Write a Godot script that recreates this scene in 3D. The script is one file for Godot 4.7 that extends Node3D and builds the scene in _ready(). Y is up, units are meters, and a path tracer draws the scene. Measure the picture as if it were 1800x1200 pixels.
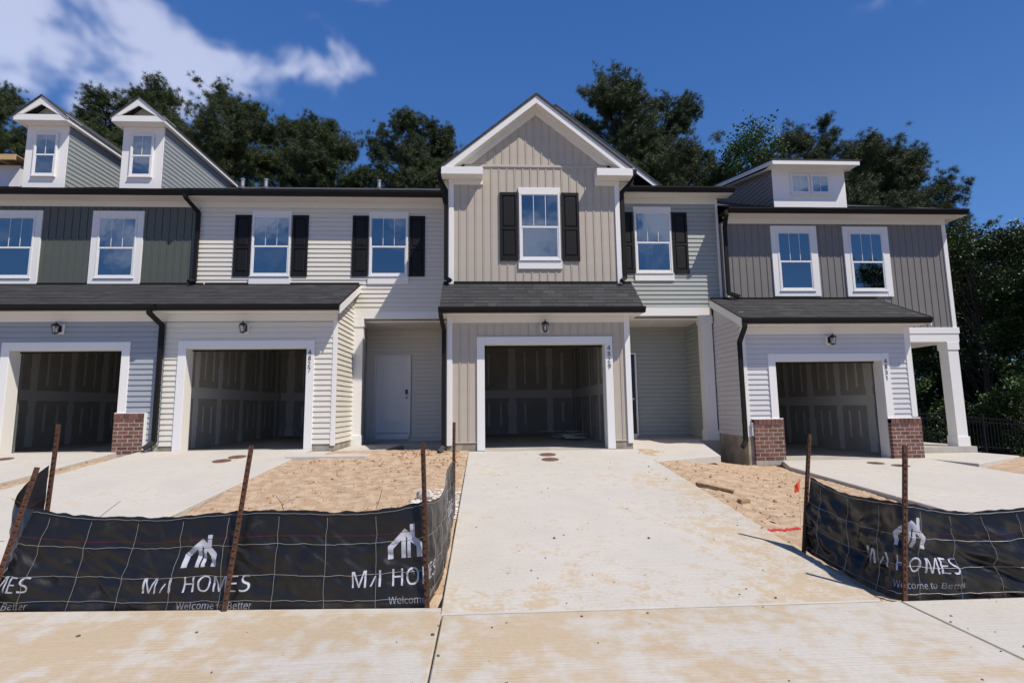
extends Node3D

# ---------------------------------------------------------------- mesh builder
class MB:
	var v := PackedVector3Array()
	var n := PackedVector3Array()
	var uv := PackedVector2Array()
	var col := PackedColorArray()
	var xf := Transform3D.IDENTITY
	var tint := Color(1, 1, 1)
	var tinted := false
	func tri(a: Vector3, b: Vector3, c: Vector3, nn = null):
		a = xf * a; b = xf * b; c = xf * c
		var m: Vector3 = (b - a).cross(c - a)
		if m.length_squared() < 1e-16: return
		m = m.normalized()
		_push(a, b, c, m, m, m)
	func _uv(p: Vector3, m: Vector3) -> Vector2:
		var ax := absf(m.x); var ay := absf(m.y); var az := absf(m.z)
		if ay >= ax and ay >= az: return Vector2(p.x, p.z)
		if az >= ax: return Vector2(p.x, -p.y)
		return Vector2(p.z, -p.y)
	func _push(a, b, c, na, nb, nc):
		v.append(a); v.append(c); v.append(b)
		n.append(na); n.append(nc); n.append(nb)
		var m: Vector3 = na
		uv.append(_uv(a, m)); uv.append(_uv(c, m)); uv.append(_uv(b, m))
		if tinted:
			col.append(tint); col.append(tint); col.append(tint)
	func quad(a, b, c, d):  # counter-clockwise seen from outside
		tri(a, b, c); tri(a, c, d)
	func smooth_tri(a, b, c, na, nb, nc):
		_push(xf * a, xf * b, xf * c, (xf.basis * na).normalized(), (xf.basis * nb).normalized(), (xf.basis * nc).normalized())
	func box(x0: float, x1: float, y0: float, y1: float, z0: float, z1: float):
		var p = [Vector3(x0, y0, z0), Vector3(x1, y0, z0), Vector3(x1, y1, z0), Vector3(x0, y1, z0), Vector3(x0, y0, z1), Vector3(x1, y0, z1), Vector3(x1, y1, z1), Vector3(x0, y1, z1)]
		quad(p[4], p[5], p[6], p[7]); quad(p[1], p[0], p[3], p[2])
		quad(p[5], p[1], p[2], p[6]); quad(p[0], p[4], p[7], p[3])
		quad(p[7], p[6], p[2], p[3]); quad(p[0], p[1], p[5], p[4])
	func cbox(x0: float, x1: float, y0: float, y1: float, z0: float, z1: float, b := 0.004):
		# box whose front and side edges are chamfered: stacked sections along z
		var s = [[z0, b], [z0 + b, 0.0], [z1 - b, 0.0], [z1, b]]
		var rings = []
		for q in s:
			var i: float = q[1]
			rings.append([Vector3(x0 + i, y0 + i, q[0]), Vector3(x1 - i, y0 + i, q[0]), Vector3(x1 - i, y1 - i, q[0]), Vector3(x0 + i, y1 - i, q[0])])
		for k in 3:
			for j in 4:
				quad(rings[k][j], rings[k][(j + 1) % 4], rings[k + 1][(j + 1) % 4], rings[k + 1][j])
		quad(rings[3][0], rings[3][1], rings[3][2], rings[3][3])
		quad(rings[0][1], rings[0][0], rings[0][3], rings[0][2])
	func prism(poly: Array, d0: float, d1: float, axis := 2):
		# poly: counter-clockwise Vector2 list; axis 2: (x, y) swept along z; axis 0: (z, y) swept along x; axis 1: (x, z) swept along y
		var f = func(p: Vector2, d: float) -> Vector3:
			if axis == 2: return Vector3(p.x, p.y, d)
			if axis == 0: return Vector3(d, p.y, p.x)
			return Vector3(p.x, d, p.y)
		var area := 0.0
		for i in poly.size():
			var a: Vector2 = poly[i]; var b: Vector2 = poly[(i + 1) % poly.size()]
			area += a.x * b.y - b.x * a.y
		var pp := poly.duplicate()
		if (area < 0) == (axis == 2): pp.reverse()
		# now for axis 2 CCW; for the others mirrored so that outside stays outside
		for i in pp.size():
			var a: Vector2 = pp[i]; var b: Vector2 = pp[(i + 1) % pp.size()]
			quad(f.call(a, d0), f.call(b, d0), f.call(b, d1), f.call(a, d1))
		var idx := Geometry2D.triangulate_polygon(PackedVector2Array(pp))
		for k in range(0, idx.size(), 3):
			var a: Vector2 = pp[idx[k]]; var b: Vector2 = pp[idx[k + 1]]; var c: Vector2 = pp[idx[k + 2]]
			if (b - a).cross(c - a) < 0:
				var t = b; b = c; c = t
			if axis == 2:
				tri(f.call(a, d1), f.call(b, d1), f.call(c, d1)); tri(f.call(a, d0), f.call(c, d0), f.call(b, d0))
			else:
				tri(f.call(a, d1), f.call(c, d1), f.call(b, d1)); tri(f.call(a, d0), f.call(b, d0), f.call(c, d0))
	func bar(a: Vector3, b: Vector3, w: float, h: float, up := Vector3.UP):
		var d := (b - a).normalized()
		if absf(d.dot(up)) > 0.98: up = Vector3(0, 0, 1)
		var r := d.cross(up).normalized(); var u := r.cross(d).normalized()
		var o := xf
		xf = o * Transform3D(Basis(r, u, -d), a)
		box(-w / 2, w / 2, -h / 2, h / 2, -(b - a).length(), 0)
		xf = o
	func tube(pts: Array, r0: float, r1: float, sides := 6):
		var rings = []; var nr = []
		for i in pts.size():
			var d: Vector3 = (pts[mini(i + 1, pts.size() - 1)] - pts[maxi(i - 1, 0)]).normalized()
			var s := d.cross(Vector3(0.13, 0.3, 0.94)).normalized()
			if s.length() < 0.5: s = Vector3.RIGHT
			var t := s.cross(d)
			var r := lerpf(r0, r1, float(i) / maxi(pts.size() - 1, 1))
			var ring = []; var nn = []
			for k in sides:
				var a := TAU * k / sides
				var o := s * cos(a) + t * sin(a)
				ring.append(pts[i] + o * r); nn.append(o)
			rings.append(ring); nr.append(nn)
		for i in pts.size() - 1:
			for k in sides:
				var k2 := (k + 1) % sides
				smooth_tri(rings[i][k], rings[i + 1][k2], rings[i][k2], nr[i][k], nr[i + 1][k2], nr[i][k2])
				smooth_tri(rings[i][k], rings[i + 1][k], rings[i + 1][k2], nr[i][k], nr[i + 1][k], nr[i + 1][k2])
	func lathe(prof: Array, at: Vector3, seg := 12):
		for i in prof.size() - 1:
			var p: Vector2 = prof[i]; var q: Vector2 = prof[i + 1]
			for k in seg:
				var a := TAU * k / seg; var b := TAU * (k + 1) / seg
				var A := at + Vector3(cos(a) * p.x, p.y, sin(a) * p.x); var Bp := at + Vector3(cos(b) * p.x, p.y, sin(b) * p.x)
				var Cc := at + Vector3(cos(b) * q.x, q.y, sin(b) * q.x); var D := at + Vector3(cos(a) * q.x, q.y, sin(a) * q.x)
				tri(A, D, Cc); tri(A, Cc, Bp)
	func mesh(pivot: Vector3, m: Material) -> ArrayMesh:
		var vv := PackedVector3Array(); vv.resize(v.size())
		for i in v.size(): vv[i] = v[i] - pivot
		var arr := []; arr.resize(Mesh.ARRAY_MAX)
		arr[Mesh.ARRAY_VERTEX] = vv; arr[Mesh.ARRAY_NORMAL] = n; arr[Mesh.ARRAY_TEX_UV] = uv
		if tinted: arr[Mesh.ARRAY_COLOR] = col
		var am := ArrayMesh.new()
		am.add_surface_from_arrays(Mesh.PRIMITIVE_TRIANGLES, arr)
		am.surface_set_material(0, m)
		return am
	func bounds() -> AABB:
		var b := AABB(v[0], Vector3.ZERO)
		for p in v: b = b.expand(p)
		return b

# ---------------------------------------------------------------- naming, parts, things
var counts := {}
var origin := {}
func numbered(parent: Node, called: String) -> String:
	var key := str(parent.get_instance_id()) + called
	var k: int = counts.get(key, 0)
	counts[key] = k + 1
	return called if k == 0 else "%s_%03d" % [called, k]
func put(node: Node3D, called: String, parent: Node, at: Vector3):
	node.name = numbered(parent, called)
	parent.add_child(node, true)
	node.position = at - origin.get(parent, Vector3.ZERO)
	origin[node] = at
	return node
func obj(mb: MB, called: String, m: Material, parent: Node = self, label := "") -> MeshInstance3D:
	var b := mb.bounds()
	var pivot := Vector3(b.get_center().x, b.position.y, b.get_center().z)
	var o := MeshInstance3D.new()
	o.mesh = mb.mesh(pivot, m)
	put(o, called, parent, pivot)
	if label: o.set_meta("label", label)
	return o
func inst(ms: Mesh, called: String, parent: Node, t: Transform3D) -> MeshInstance3D:
	var o := MeshInstance3D.new()
	o.mesh = ms
	put(o, called, parent, t.origin)
	o.basis = t.basis
	return o
func thing(called: String, label: String, category: String, at: Vector3, group := "") -> Node3D:
	var o := Node3D.new()
	put(o, called, self, at)
	tag(o, label, category, group)
	return o
func tag(o: Node, label: String, category: String, group := "", kind := ""):
	if label: o.set_meta("label", label)
	if category: o.set_meta("category", category)
	if group: o.set_meta("group", group)
	if kind: o.set_meta("kind", kind)
func struct(o: Node) -> Node:
	o.set_meta("kind", "structure"); return o
func stuff(o: Node) -> Node:
	o.set_meta("kind", "stuff"); return o

# ---------------------------------------------------------------- materials
var M := {}
func lin(c: Color) -> Color: return c.linear_to_srgb()
func mat(key: String, c: Color, rough := 0.6, metal := 0.0) -> StandardMaterial3D:
	var m := StandardMaterial3D.new()
	m.albedo_color = lin(c); m.roughness = rough; m.metallic = metal
	M[key] = m
	return m
func noise_bytes(seed_: int, w: int, h: int, freq: float, oct := 4, kind := FastNoiseLite.TYPE_SIMPLEX_SMOOTH) -> PackedByteArray:
	var f := FastNoiseLite.new()
	f.seed = seed_; f.frequency = freq; f.noise_type = kind; f.fractal_octaves = oct
	var im := f.get_seamless_image(w, h)
	im.convert(Image.FORMAT_L8)
	return im.get_data()
func tex_from(w: int, h: int, data: PackedByteArray) -> ImageTexture:
	var im := Image.create_from_data(w, h, false, Image.FORMAT_RGB8, data)
	im.generate_mipmaps()
	return ImageTexture.create_from_image(im)
func srgb8(x: float) -> int:
	x = clampf(x, 0.0, 1.0)
	return int(255.0 * (12.92 * x if x <= 0.0031308 else 1.055 * pow(x, 1.0 / 2.4) - 0.055) + 0.5)
# mottled texture: base colour mixed with a second by coarse patches, grained by fine noise (linear colours)
func mottled(seed_: int, size: int, a: Color, b: Color, coarse: float, fine: float, grain: float, streak := 1.0) -> ImageTexture:
	var n1 := noise_bytes(seed_, size, size, coarse, 5)
	var n2 := noise_bytes(seed_ + 1, size, size, fine, 3)
	var lut := PackedByteArray(); lut.resize(4096)
	for i in 4096: lut[i] = srgb8(i / 4095.0)
	var d := PackedByteArray(); d.resize(size * size * 3)
	for i in size * size:
		var t := smoothstep(0.3, 0.7, n1[i] / 255.0)
		var g := 1.0 + (n2[i] / 255.0 - 0.5) * grain
		d[i * 3] = lut[clampi(int(lerpf(a.r, b.r, t) * g * 4095), 0, 4095)]
		d[i * 3 + 1] = lut[clampi(int(lerpf(a.g, b.g, t) * g * 4095), 0, 4095)]
		d[i * 3 + 2] = lut[clampi(int(lerpf(a.b, b.b, t) * g * 4095), 0, 4095)]
	return tex_from(size, size, d)
func grey_tex(seed_: int, size: int, freq: float, oct := 4) -> ImageTexture:
	var d := noise_bytes(seed_, size, size, freq, oct)
	var im := Image.create_from_data(size, size, false, Image.FORMAT_L8, d)
	im.generate_mipmaps()
	return ImageTexture.create_from_image(im)
func textured(key: String, t: Texture2D, metres: float, rough := 0.85, bump: Texture2D = null, bump_cm := 0.3) -> StandardMaterial3D:
	var m := mat(key, Color(1, 1, 1), rough)
	m.albedo_texture = t
	m.uv1_scale = Vector3(1.0 / metres, 1.0 / metres, 1.0)
	if bump:
		m.heightmap_enabled = true; m.heightmap_texture = bump; m.heightmap_scale = bump_cm
	return m

func make_materials():
	mat("white", Color(0.79, 0.79, 0.78), 0.5)
	mat("vinyl_white", Color(0.78, 0.78, 0.79), 0.35)
	mat("soffit", Color(0.75, 0.735, 0.69), 0.55)
	mat("black", Color(0.012, 0.0115, 0.011), 0.5).metallic_specular = 0.3
	mat("shutter", Color(0.010, 0.010, 0.011), 0.55).metallic_specular = 0.35
	mat("iron", Color(0.010, 0.010, 0.010), 0.5).metallic_specular = 0.35
	mat("digit", Color(0.045, 0.05, 0.06), 0.4)
	mat("steel", Color(0.5, 0.52, 0.54), 0.4, 0.8)
	mat("lock", Color(0.02, 0.02, 0.022), 0.3)
	mat("satin_metal", Color(0.45, 0.43, 0.4), 0.35, 1.0)
	mat("door_white", Color(0.8, 0.8, 0.8), 0.4)
	mat("dark_door", Color(0.015, 0.016, 0.02), 0.12)
	mat("lumber", Color(0.5, 0.36, 0.18), 0.8)
	mat("housewrap", Color(0.72, 0.72, 0.74), 0.6)
	mat("orange", Color(0.75, 0.09, 0.03), 0.6)
	mat("wire", Color(0.5, 0.49, 0.47), 0.45, 0.6)
	mat("pvc", Color(0.38, 0.4, 0.42), 0.45, 0.4)
	mat("boot", Color(0.05, 0.05, 0.055), 0.5)
	mat("bulb", Color(0.8, 0.79, 0.74), 0.3)
	var glass := mat("pane", Color(0.26, 0.285, 0.295), 0.012, 1.0)
	glass.heightmap_enabled = true; glass.heightmap_texture = grey_tex(22, 256, 0.012, 2); glass.heightmap_scale = 0.05; glass.uv1_scale = Vector3(0.9, 0.9, 1)
	var lg := mat("lantern_glass", Color(0.9, 0.92, 0.92), 0.05)
	lg.transparency = BaseMaterial3D.TRANSPARENCY_ALPHA; lg.albedo_color.a = 0.18
	# vinyl siding: even colour with a faint batch and grain variation
	var vin := mottled(11, 256, Color(0.97, 0.97, 0.97), Color(1, 1, 1), 0.006, 0.09, 0.05)
	var vb := grey_tex(21, 256, 0.05, 3)
	for q in [["s_cream", Color(0.71, 0.68, 0.61)], ["s_blue", Color(0.335, 0.365, 0.405)], ["s_green", Color(0.092, 0.105, 0.089)], ["s_beige", Color(0.485, 0.435, 0.362)], ["s_sage", Color(0.345, 0.375, 0.36)], ["s_taupe", Color(0.19, 0.178, 0.168)], ["s_lilac", Color(0.60, 0.60, 0.62)], ["s_grey", Color(0.3, 0.335, 0.345)]]:
		var m := mat(q[0], q[1], 0.5)
		m.albedo_texture = vin; m.uv1_scale = Vector3(0.7, 2.5, 1)
		m.heightmap_enabled = true; m.heightmap_texture = vb; m.heightmap_scale = 0.03
	# asphalt shingles, tinted per tab by vertex colour
	var sh := textured("shingle", mottled(31, 256, Color(0.8, 0.8, 0.8), Color(1, 1, 1), 0.05, 0.3, 0.7), 0.7, 0.9)
	sh.vertex_color_use_as_albedo = true
	textured("roofing", mottled(32, 256, Color(0.03, 0.031, 0.034), Color(0.05, 0.051, 0.055), 0.03, 0.3, 0.6), 1.2, 0.9)
	# concrete
	var cb := grey_tex(41, 512, 0.12, 4)
	textured("concrete", mottled(42, 512, Color(0.40, 0.375, 0.33), Color(0.45, 0.43, 0.39), 0.008, 0.2, 0.16), 3.0, 0.85, cb, 0.12)
	textured("foundation", mottled(43, 256, Color(0.27, 0.24, 0.19), Color(0.38, 0.34, 0.28), 0.012, 0.15, 0.25), 1.3, 0.9, cb, 0.2)
	textured("floor_slab", mottled(44, 256, Color(0.38, 0.36, 0.32), Color(0.44, 0.42, 0.385), 0.012, 0.15, 0.16), 2.5, 0.7)
	textured("drywall", mottled(45, 256, Color(0.42, 0.395, 0.345), Color(0.46, 0.435, 0.385), 0.01, 0.1, 0.06), 2.0, 0.9)
	textured("mud", mottled(46, 256, Color(0.68, 0.67, 0.64), Color(0.74, 0.73, 0.70), 0.03, 0.1, 0.1), 0.6, 0.85)
	textured("mortar", mottled(47, 256, Color(0.39, 0.35, 0.3), Color(0.49, 0.45, 0.39), 0.03, 0.2, 0.2), 0.5, 0.95)
	var bk := mottled(48, 256, Color(0.75, 0.72, 0.72), Color(1.1, 1.05, 1.0), 0.02, 0.2, 0.5)
	var bc = [Color(0.18, 0.082, 0.062), Color(0.23, 0.105, 0.08), Color(0.135, 0.065, 0.054), Color(0.2, 0.1, 0.08)]
	for i in 4:
		var m := textured("brick%d" % i, bk, 0.35, 0.92, cb, 0.15)
		m.albedo_color = lin(bc[i]); m.uv1_offset = Vector3(i * 0.27, i * 0.4, 0)
	textured("rust", mottled(51, 256, Color(0.06, 0.028, 0.017), Color(0.11, 0.048, 0.025), 0.03, 0.15, 0.5), 0.25, 0.9, cb, 0.1)
	textured("rust_cover", mottled(52, 256, Color(0.11, 0.06, 0.045), Color(0.2, 0.11, 0.08), 0.03, 0.15, 0.5), 0.4, 0.9)
	textured("bark", mottled(53, 256, Color(0.07, 0.05, 0.038), Color(0.14, 0.1, 0.075), 0.03, 0.12, 0.6), 0.9, 0.95)
	textured("scrap_wood", mottled(54, 256, Color(0.27, 0.18, 0.09), Color(0.4, 0.28, 0.15), 0.02, 0.2, 0.3), 0.3, 0.85)
	textured("rock", mottled(55, 256, Color(0.36, 0.34, 0.31), Color(0.6, 0.58, 0.55), 0.02, 0.2, 0.4), 0.4, 0.9)
	textured("chalk", mottled(56, 256, Color(0.66, 0.64, 0.6), Color(0.78, 0.77, 0.74), 0.03, 0.2, 0.2), 0.4, 0.95)
	textured("clod", mottled(57, 256, Color(0.34, 0.2, 0.105), Color(0.45, 0.29, 0.17), 0.03, 0.2, 0.3), 0.4, 0.95)
	textured("pebble", mottled(58, 256, Color(0.1, 0.08, 0.065), Color(0.24, 0.19, 0.15), 0.03, 0.2, 0.4), 0.4, 0.9)
	textured("asphalt", mottled(59, 256, Color(0.045, 0.045, 0.045), Color(0.07, 0.07, 0.068), 0.02, 0.3, 0.5), 1.5, 0.9)
	var lf := mat("needles", Color(1, 1, 1), 0.6)
	lf.vertex_color_use_as_albedo = true; lf.backlight_enabled = true; lf.backlight = Color(0.25, 0.3, 0.1)
	var bl := mat("leaves", Color(1, 1, 1), 0.5)
	bl.vertex_color_use_as_albedo = true; bl.backlight_enabled = true; bl.backlight = Color(0.35, 0.45, 0.12)

# ---------------------------------------------------------------- siding
var lap_cache := {}
const EXPO := 0.114
func lap_mesh(length: float, h: float, m: Material) -> ArrayMesh:
	var key := "%.3f/%.3f/%d" % [length, h, m.get_instance_id()]
	if not lap_cache.has(key):
		var b := MB.new()
		# clapboard: thick at the bottom edge, thin where the next course covers it
		var t := 0.026; var g := minf(0.012, h * 0.2); var u := 0.010; var s := 0.0006; var k := h - g
		b.quad(Vector3(0, 0, t), Vector3(length, 0, t), Vector3(length, k, u), Vector3(0, k, u))
		b.quad(Vector3(0, 0, 0), Vector3(length, 0, 0), Vector3(length, 0, t), Vector3(0, 0, t))
		b.quad(Vector3(0, k, u), Vector3(length, k, u), Vector3(length, k, s), Vector3(0, k, s))
		b.quad(Vector3(0, k, s), Vector3(length, k, s), Vector3(length, h, s), Vector3(0, h, s))
		b.quad(Vector3(0, 0, 0), Vector3(0, 0, t), Vector3(0, k, u), Vector3(0, k, 0))
		b.quad(Vector3(length, 0, t), Vector3(length, 0, 0), Vector3(length, k, 0), Vector3(length, k, u))
		lap_cache[key] = b.mesh(Vector3.ZERO, m)
	return lap_cache[key]
# face: 0 looks to +z (a = x), 1 looks to +x (a runs along -z from a0 to a1, given as z values), -1 looks to -x
func lap_wall(parent: Node, face: int, a0: float, a1: float, y0: float, y1: float, plane: float, m: Material, holes := []):
	var y := y0
	while y < y1 - 0.02:
		var h := minf(EXPO, y1 - y)
		var spans = [[a0, a1]]
		for q in holes:  # [a0, a1, y0, y1]
			if y + h * 0.5 > q[2] and y + h * 0.5 < q[3]:
				var left = []
				for s in spans:
					if q[0] > s[0]: left.append([s[0], minf(q[0], s[1])])
					if q[1] < s[1]: left.append([maxf(q[1], s[0]), s[1]])
				spans = left
		for s in spans:
			var l: float = s[1] - s[0]
			if l < 0.02: continue
			var t: Transform3D
			if face == 0: t = Transform3D(Basis.IDENTITY, Vector3(s[0], y, plane))
			elif face == 1: t = Transform3D(Basis(Vector3.UP, PI / 2), Vector3(plane, y, s[1]))
			else: t = Transform3D(Basis(Vector3.UP, -PI / 2), Vector3(plane, y, s[0]))
			inst(lap_mesh(l, h, m), "siding_course", parent, t)
		y += h
const BOARD := 0.178
func batten_wall(parent: Node, x0: float, x1: float, z: float, m: Material, bottom: Callable, top: Callable, holes := []):
	var cache := {}
	var x := x0
	while x < x1 - 0.02:
		var w := minf(BOARD, x1 - x)
		var spans = [[bottom.call(x), bottom.call(x + w), top.call(x), top.call(x + w)]]
		for q in holes:
			var mid := x + w * 0.5
			if mid > q[0] and mid < q[1]:
				var left = []
				for s in spans:
					if q[2] > s[0]: left.append([s[0], s[1], q[2], q[2]])
					if q[3] < minf(s[2], s[3]): left.append([q[3], q[3], s[2], s[3]])
				spans = left
		for s in spans:
			if maxf(s[2], s[3]) - minf(s[0], s[1]) < 0.03: continue
			if s[2] - s[0] < 0.0: s[2] = s[0]
			if s[3] - s[1] < 0.0: s[3] = s[1]
			var key := "%.3f %.3f %.3f %.3f" % [w, s[1] - s[0], s[2] - s[0], s[3] - s[0]]
			if not cache.has(key):
				var b := MB.new()
				# flat board, a raised batten at its right edge, a narrow reveal between
				var prof = [Vector2(0, 0), Vector2(0, 0.006), Vector2(w - 0.034, 0.006), Vector2(w - 0.031, 0.018), Vector2(w - 0.007, 0.018), Vector2(w - 0.004, 0.0)]
				if w < 0.08: prof = [Vector2(0, 0), Vector2(0, 0.006), Vector2(w - 0.002, 0.006), Vector2(w - 0.002, 0)]
				for i in prof.size() - 1:
					var p: Vector2 = prof[i]; var q: Vector2 = prof[i + 1]
					var yb0 := lerpf(0, s[1] - s[0], p.x / w); var yb1 := lerpf(0, s[1] - s[0], q.x / w)
					var yt0 := lerpf(s[2] - s[0], s[3] - s[0], p.x / w); var yt1 := lerpf(s[2] - s[0], s[3] - s[0], q.x / w)
					b.quad(Vector3(p.x, yb0, p.y), Vector3(q.x, yb1, q.y), Vector3(q.x, yt1, q.y), Vector3(p.x, yt0, p.y))
				cache[key] = b.mesh(Vector3.ZERO, m)
			inst(cache[key], "siding_board", parent, Transform3D(Basis.IDENTITY, Vector3(x, s[0], z)))
		x += w
func part_box(parent: Node, called: String, m: Material, x0, x1, y0, y1, z0, z1, label := "") -> MeshInstance3D:
	var b := MB.new(); b.box(x0, x1, y0, y1, z0, z1)
	return obj(b, called, m, parent, label)
func trim_box(parent: Node, called: String, m: Material, x0, x1, y0, y1, z0, z1, label := "") -> MeshInstance3D:
	var b := MB.new(); b.cbox(x0, x1, y0, y1, z0, z1, 0.004)
	return obj(b, called, m, parent, label)

# ---------------------------------------------------------------- windows, shutters, doors
# frame rectangle x0..x1, y0..y1 on the wall plane z; casing: "head" (board over and apron under) or "full" (wide flat boards all round)
func window(parent: Node, x0: float, x1: float, y0: float, y1: float, z: float, casing: String, lites := 3, single := false):
	var w := x1 - x0
	var f := MB.new(); var d := 0.045; var t := 0.042
	f.cbox(x0, x0 + t, y0, y1, z + 0.004, z + d); f.cbox(x1 - t, x1, y0, y1, z + 0.004, z + d)
	f.cbox(x0 + t + 0.001, x1 - t - 0.001, y1 - t, y1, z + 0.004, z + d); f.cbox(x0 + t + 0.001, x1 - t - 0.001, y0, y0 + t, z + 0.004, z + d)
	f.cbox(x0 - 0.012, x1 + 0.012, y0 - 0.022, y0 - 0.001, z + 0.004, z + d + 0.018)
	var win = obj(f, "window", M.vinyl_white, parent)
	var g0 := x0 + t; var g1 := x1 - t
	var mid := y0 + (y1 - y0) * 0.485
	if single: mid = y0 + t
	else:
		var ls := MB.new(); var s := 0.03
		ls.cbox(g0 + 0.001, g1 - 0.001, mid - 0.02, mid + 0.022, z + 0.012, z + 0.04)
		ls.cbox(g0 + 0.001, g0 + s, y0 + t + 0.001, mid - 0.021, z + 0.016, z + 0.036); ls.cbox(g1 - s, g1 - 0.001, y0 + t + 0.001, mid - 0.021, z + 0.016, z + 0.036)
		ls.cbox(g0 + s + 0.001, g1 - s - 0.001, y0 + t + 0.001, y0 + t + s, z + 0.016, z + 0.036)
		obj(ls, "sash", M.vinyl_white, win)
		var p := MB.new(); p.box(g0 + s - 0.005, g1 - s + 0.005, y0 + t + s - 0.005, mid - 0.015, z + 0.0245, z + 0.0285)
		obj(p, "pane", M.pane, win)
		mid += 0.021
	var us := MB.new(); var q := 0.014
	us.cbox(g0 + 0.001, g0 + q, mid + 0.001, y1 - t - 0.001, z + 0.014, z + 0.036); us.cbox(g1 - q, g1 - 0.001, mid + 0.001, y1 - t - 0.001, z + 0.014, z + 0.036)
	us.cbox(g0 + q + 0.001, g1 - q - 0.001, y1 - t - q, y1 - t - 0.001, z + 0.014, z + 0.036)
	if single: us.cbox(g0 + q + 0.001, g1 - q - 0.001, mid + 0.001, mid + q, z + 0.014, z + 0.036)
	obj(us, "sash", M.vinyl_white, win)
	var up := MB.new(); up.box(g0 + q - 0.004, g1 - q + 0.004, mid - 0.004, y1 - t - q + 0.004, z + 0.0235, z + 0.0275)
	obj(up, "pane", M.pane, win)
	for i in range(1, lites):
		var xm := lerpf(g0 + q, g1 - q, float(i) / lites)
		part_box(win, "muntin", M.vinyl_white, xm - 0.006, xm + 0.006, mid + q, y1 - t - q, z + 0.0278, z + 0.0325)
	if casing == "head":
		trim_box(win, "head_casing", M.white, x0 - 0.015, x1 + 0.015, y1 + 0.002, y1 + 0.125, z + 0.002, z + 0.04)
		trim_box(win, "apron", M.white, x0 - 0.03, x1 + 0.03, y0 - 0.205, y0 - 0.024, z + 0.002, z + 0.04)
	elif casing == "full":
		var c := 0.15
		trim_box(win, "casing", M.white, x0 - c, x0 - 0.002, y0 - c, y1 + c, z + 0.002, z + 0.037)
		trim_box(win, "casing", M.white, x1 + 0.002, x1 + c, y0 - c, y1 + c, z + 0.002, z + 0.037)
		trim_box(win, "casing", M.white, x0, x1, y1 + 0.002, y1 + c, z + 0.002, z + 0.036)
		trim_box(win, "casing", M.white, x0, x1, y0 - c, y0 - 0.024, z + 0.002, z + 0.036)
	return win
func shutter(parent: Node, x0: float, x1: float, y0: float, y1: float, z: float):
	var b := MB.new(); var st := 0.055
	var ym := y0 + (y1 - y0) * 0.47
	b.cbox(x0, x0 + st, y0, y1, z + 0.018, z + 0.048); b.cbox(x1 - st, x1, y0, y1, z + 0.018, z + 0.048)
	for r in [[y0, y0 + 0.11], [ym - 0.035, ym + 0.035], [y1 - 0.075, y1]]:
		b.cbox(x0 + st + 0.001, x1 - st - 0.001, r[0], r[1], z + 0.018, z + 0.047)
	b.box(x0 + st, x1 - st, y0 + 0.02, y1 - 0.02, z + 0.017, z + 0.026)
	var s = obj(b, "shutter", M.shutter, parent)
	for r in [[y0 + 0.125, ym - 0.05], [ym + 0.05, y1 - 0.09]]:
		var p := MB.new()
		var a0: float = x0 + st + 0.012; var a1: float = x1 - st - 0.012; var c := 0.022
		p.quad(Vector3(a0 + c, r[0] + c, z + 0.04), Vector3(a1 - c, r[0] + c, z + 0.04), Vector3(a1 - c, r[1] - c, z + 0.04), Vector3(a0 + c, r[1] - c, z + 0.04))
		p.quad(Vector3(a0, r[0], z + 0.026), Vector3(a1, r[0], z + 0.026), Vector3(a1 - c, r[0] + c, z + 0.04), Vector3(a0 + c, r[0] + c, z + 0.04))
		p.quad(Vector3(a0 + c, r[1] - c, z + 0.04), Vector3(a1 - c, r[1] - c, z + 0.04), Vector3(a1, r[1], z + 0.026), Vector3(a0, r[1], z + 0.026))
		p.quad(Vector3(a0, r[0], z + 0.026), Vector3(a0 + c, r[0] + c, z + 0.04), Vector3(a0 + c, r[1] - c, z + 0.04), Vector3(a0, r[1], z + 0.026))
		p.quad(Vector3(a1 - c, r[0] + c, z + 0.04), Vector3(a1, r[0], z + 0.026), Vector3(a1, r[1], z + 0.026), Vector3(a1 - c, r[1] - c, z + 0.04))
		obj(p, "panel", M.shutter, s)

# ---------------------------------------------------------------- eaves, gutters, roofs
func gutter(parent: Node, x0: float, x1: float, zb: float, yt: float):
	var b := MB.new()
	var o = [Vector2(zb, yt), Vector2(zb, yt - 0.115), Vector2(zb + 0.07, yt - 0.115), Vector2(zb + 0.095, yt - 0.06), Vector2(zb + 0.122, yt - 0.03), Vector2(zb + 0.122, yt)]
	var i = [Vector2(zb + 0.116, yt), Vector2(zb + 0.116, yt - 0.028), Vector2(zb + 0.068, yt - 0.108), Vector2(zb + 0.006, yt - 0.108), Vector2(zb + 0.006, yt)]
	var poly = o + i
	b.prism(poly, x0 + 0.003, x1 - 0.003, 0)
	var out = [Vector2(zb, yt), Vector2(zb, yt - 0.115), Vector2(zb + 0.07, yt - 0.115), Vector2(zb + 0.095, yt - 0.06), Vector2(zb + 0.122, yt - 0.03), Vector2(zb + 0.122, yt)]
	b.prism(out, x0, x0 + 0.003, 0); b.prism(out, x1 - 0.003, x1, 0)
	return obj(b, "gutter", M.black, parent)
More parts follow.
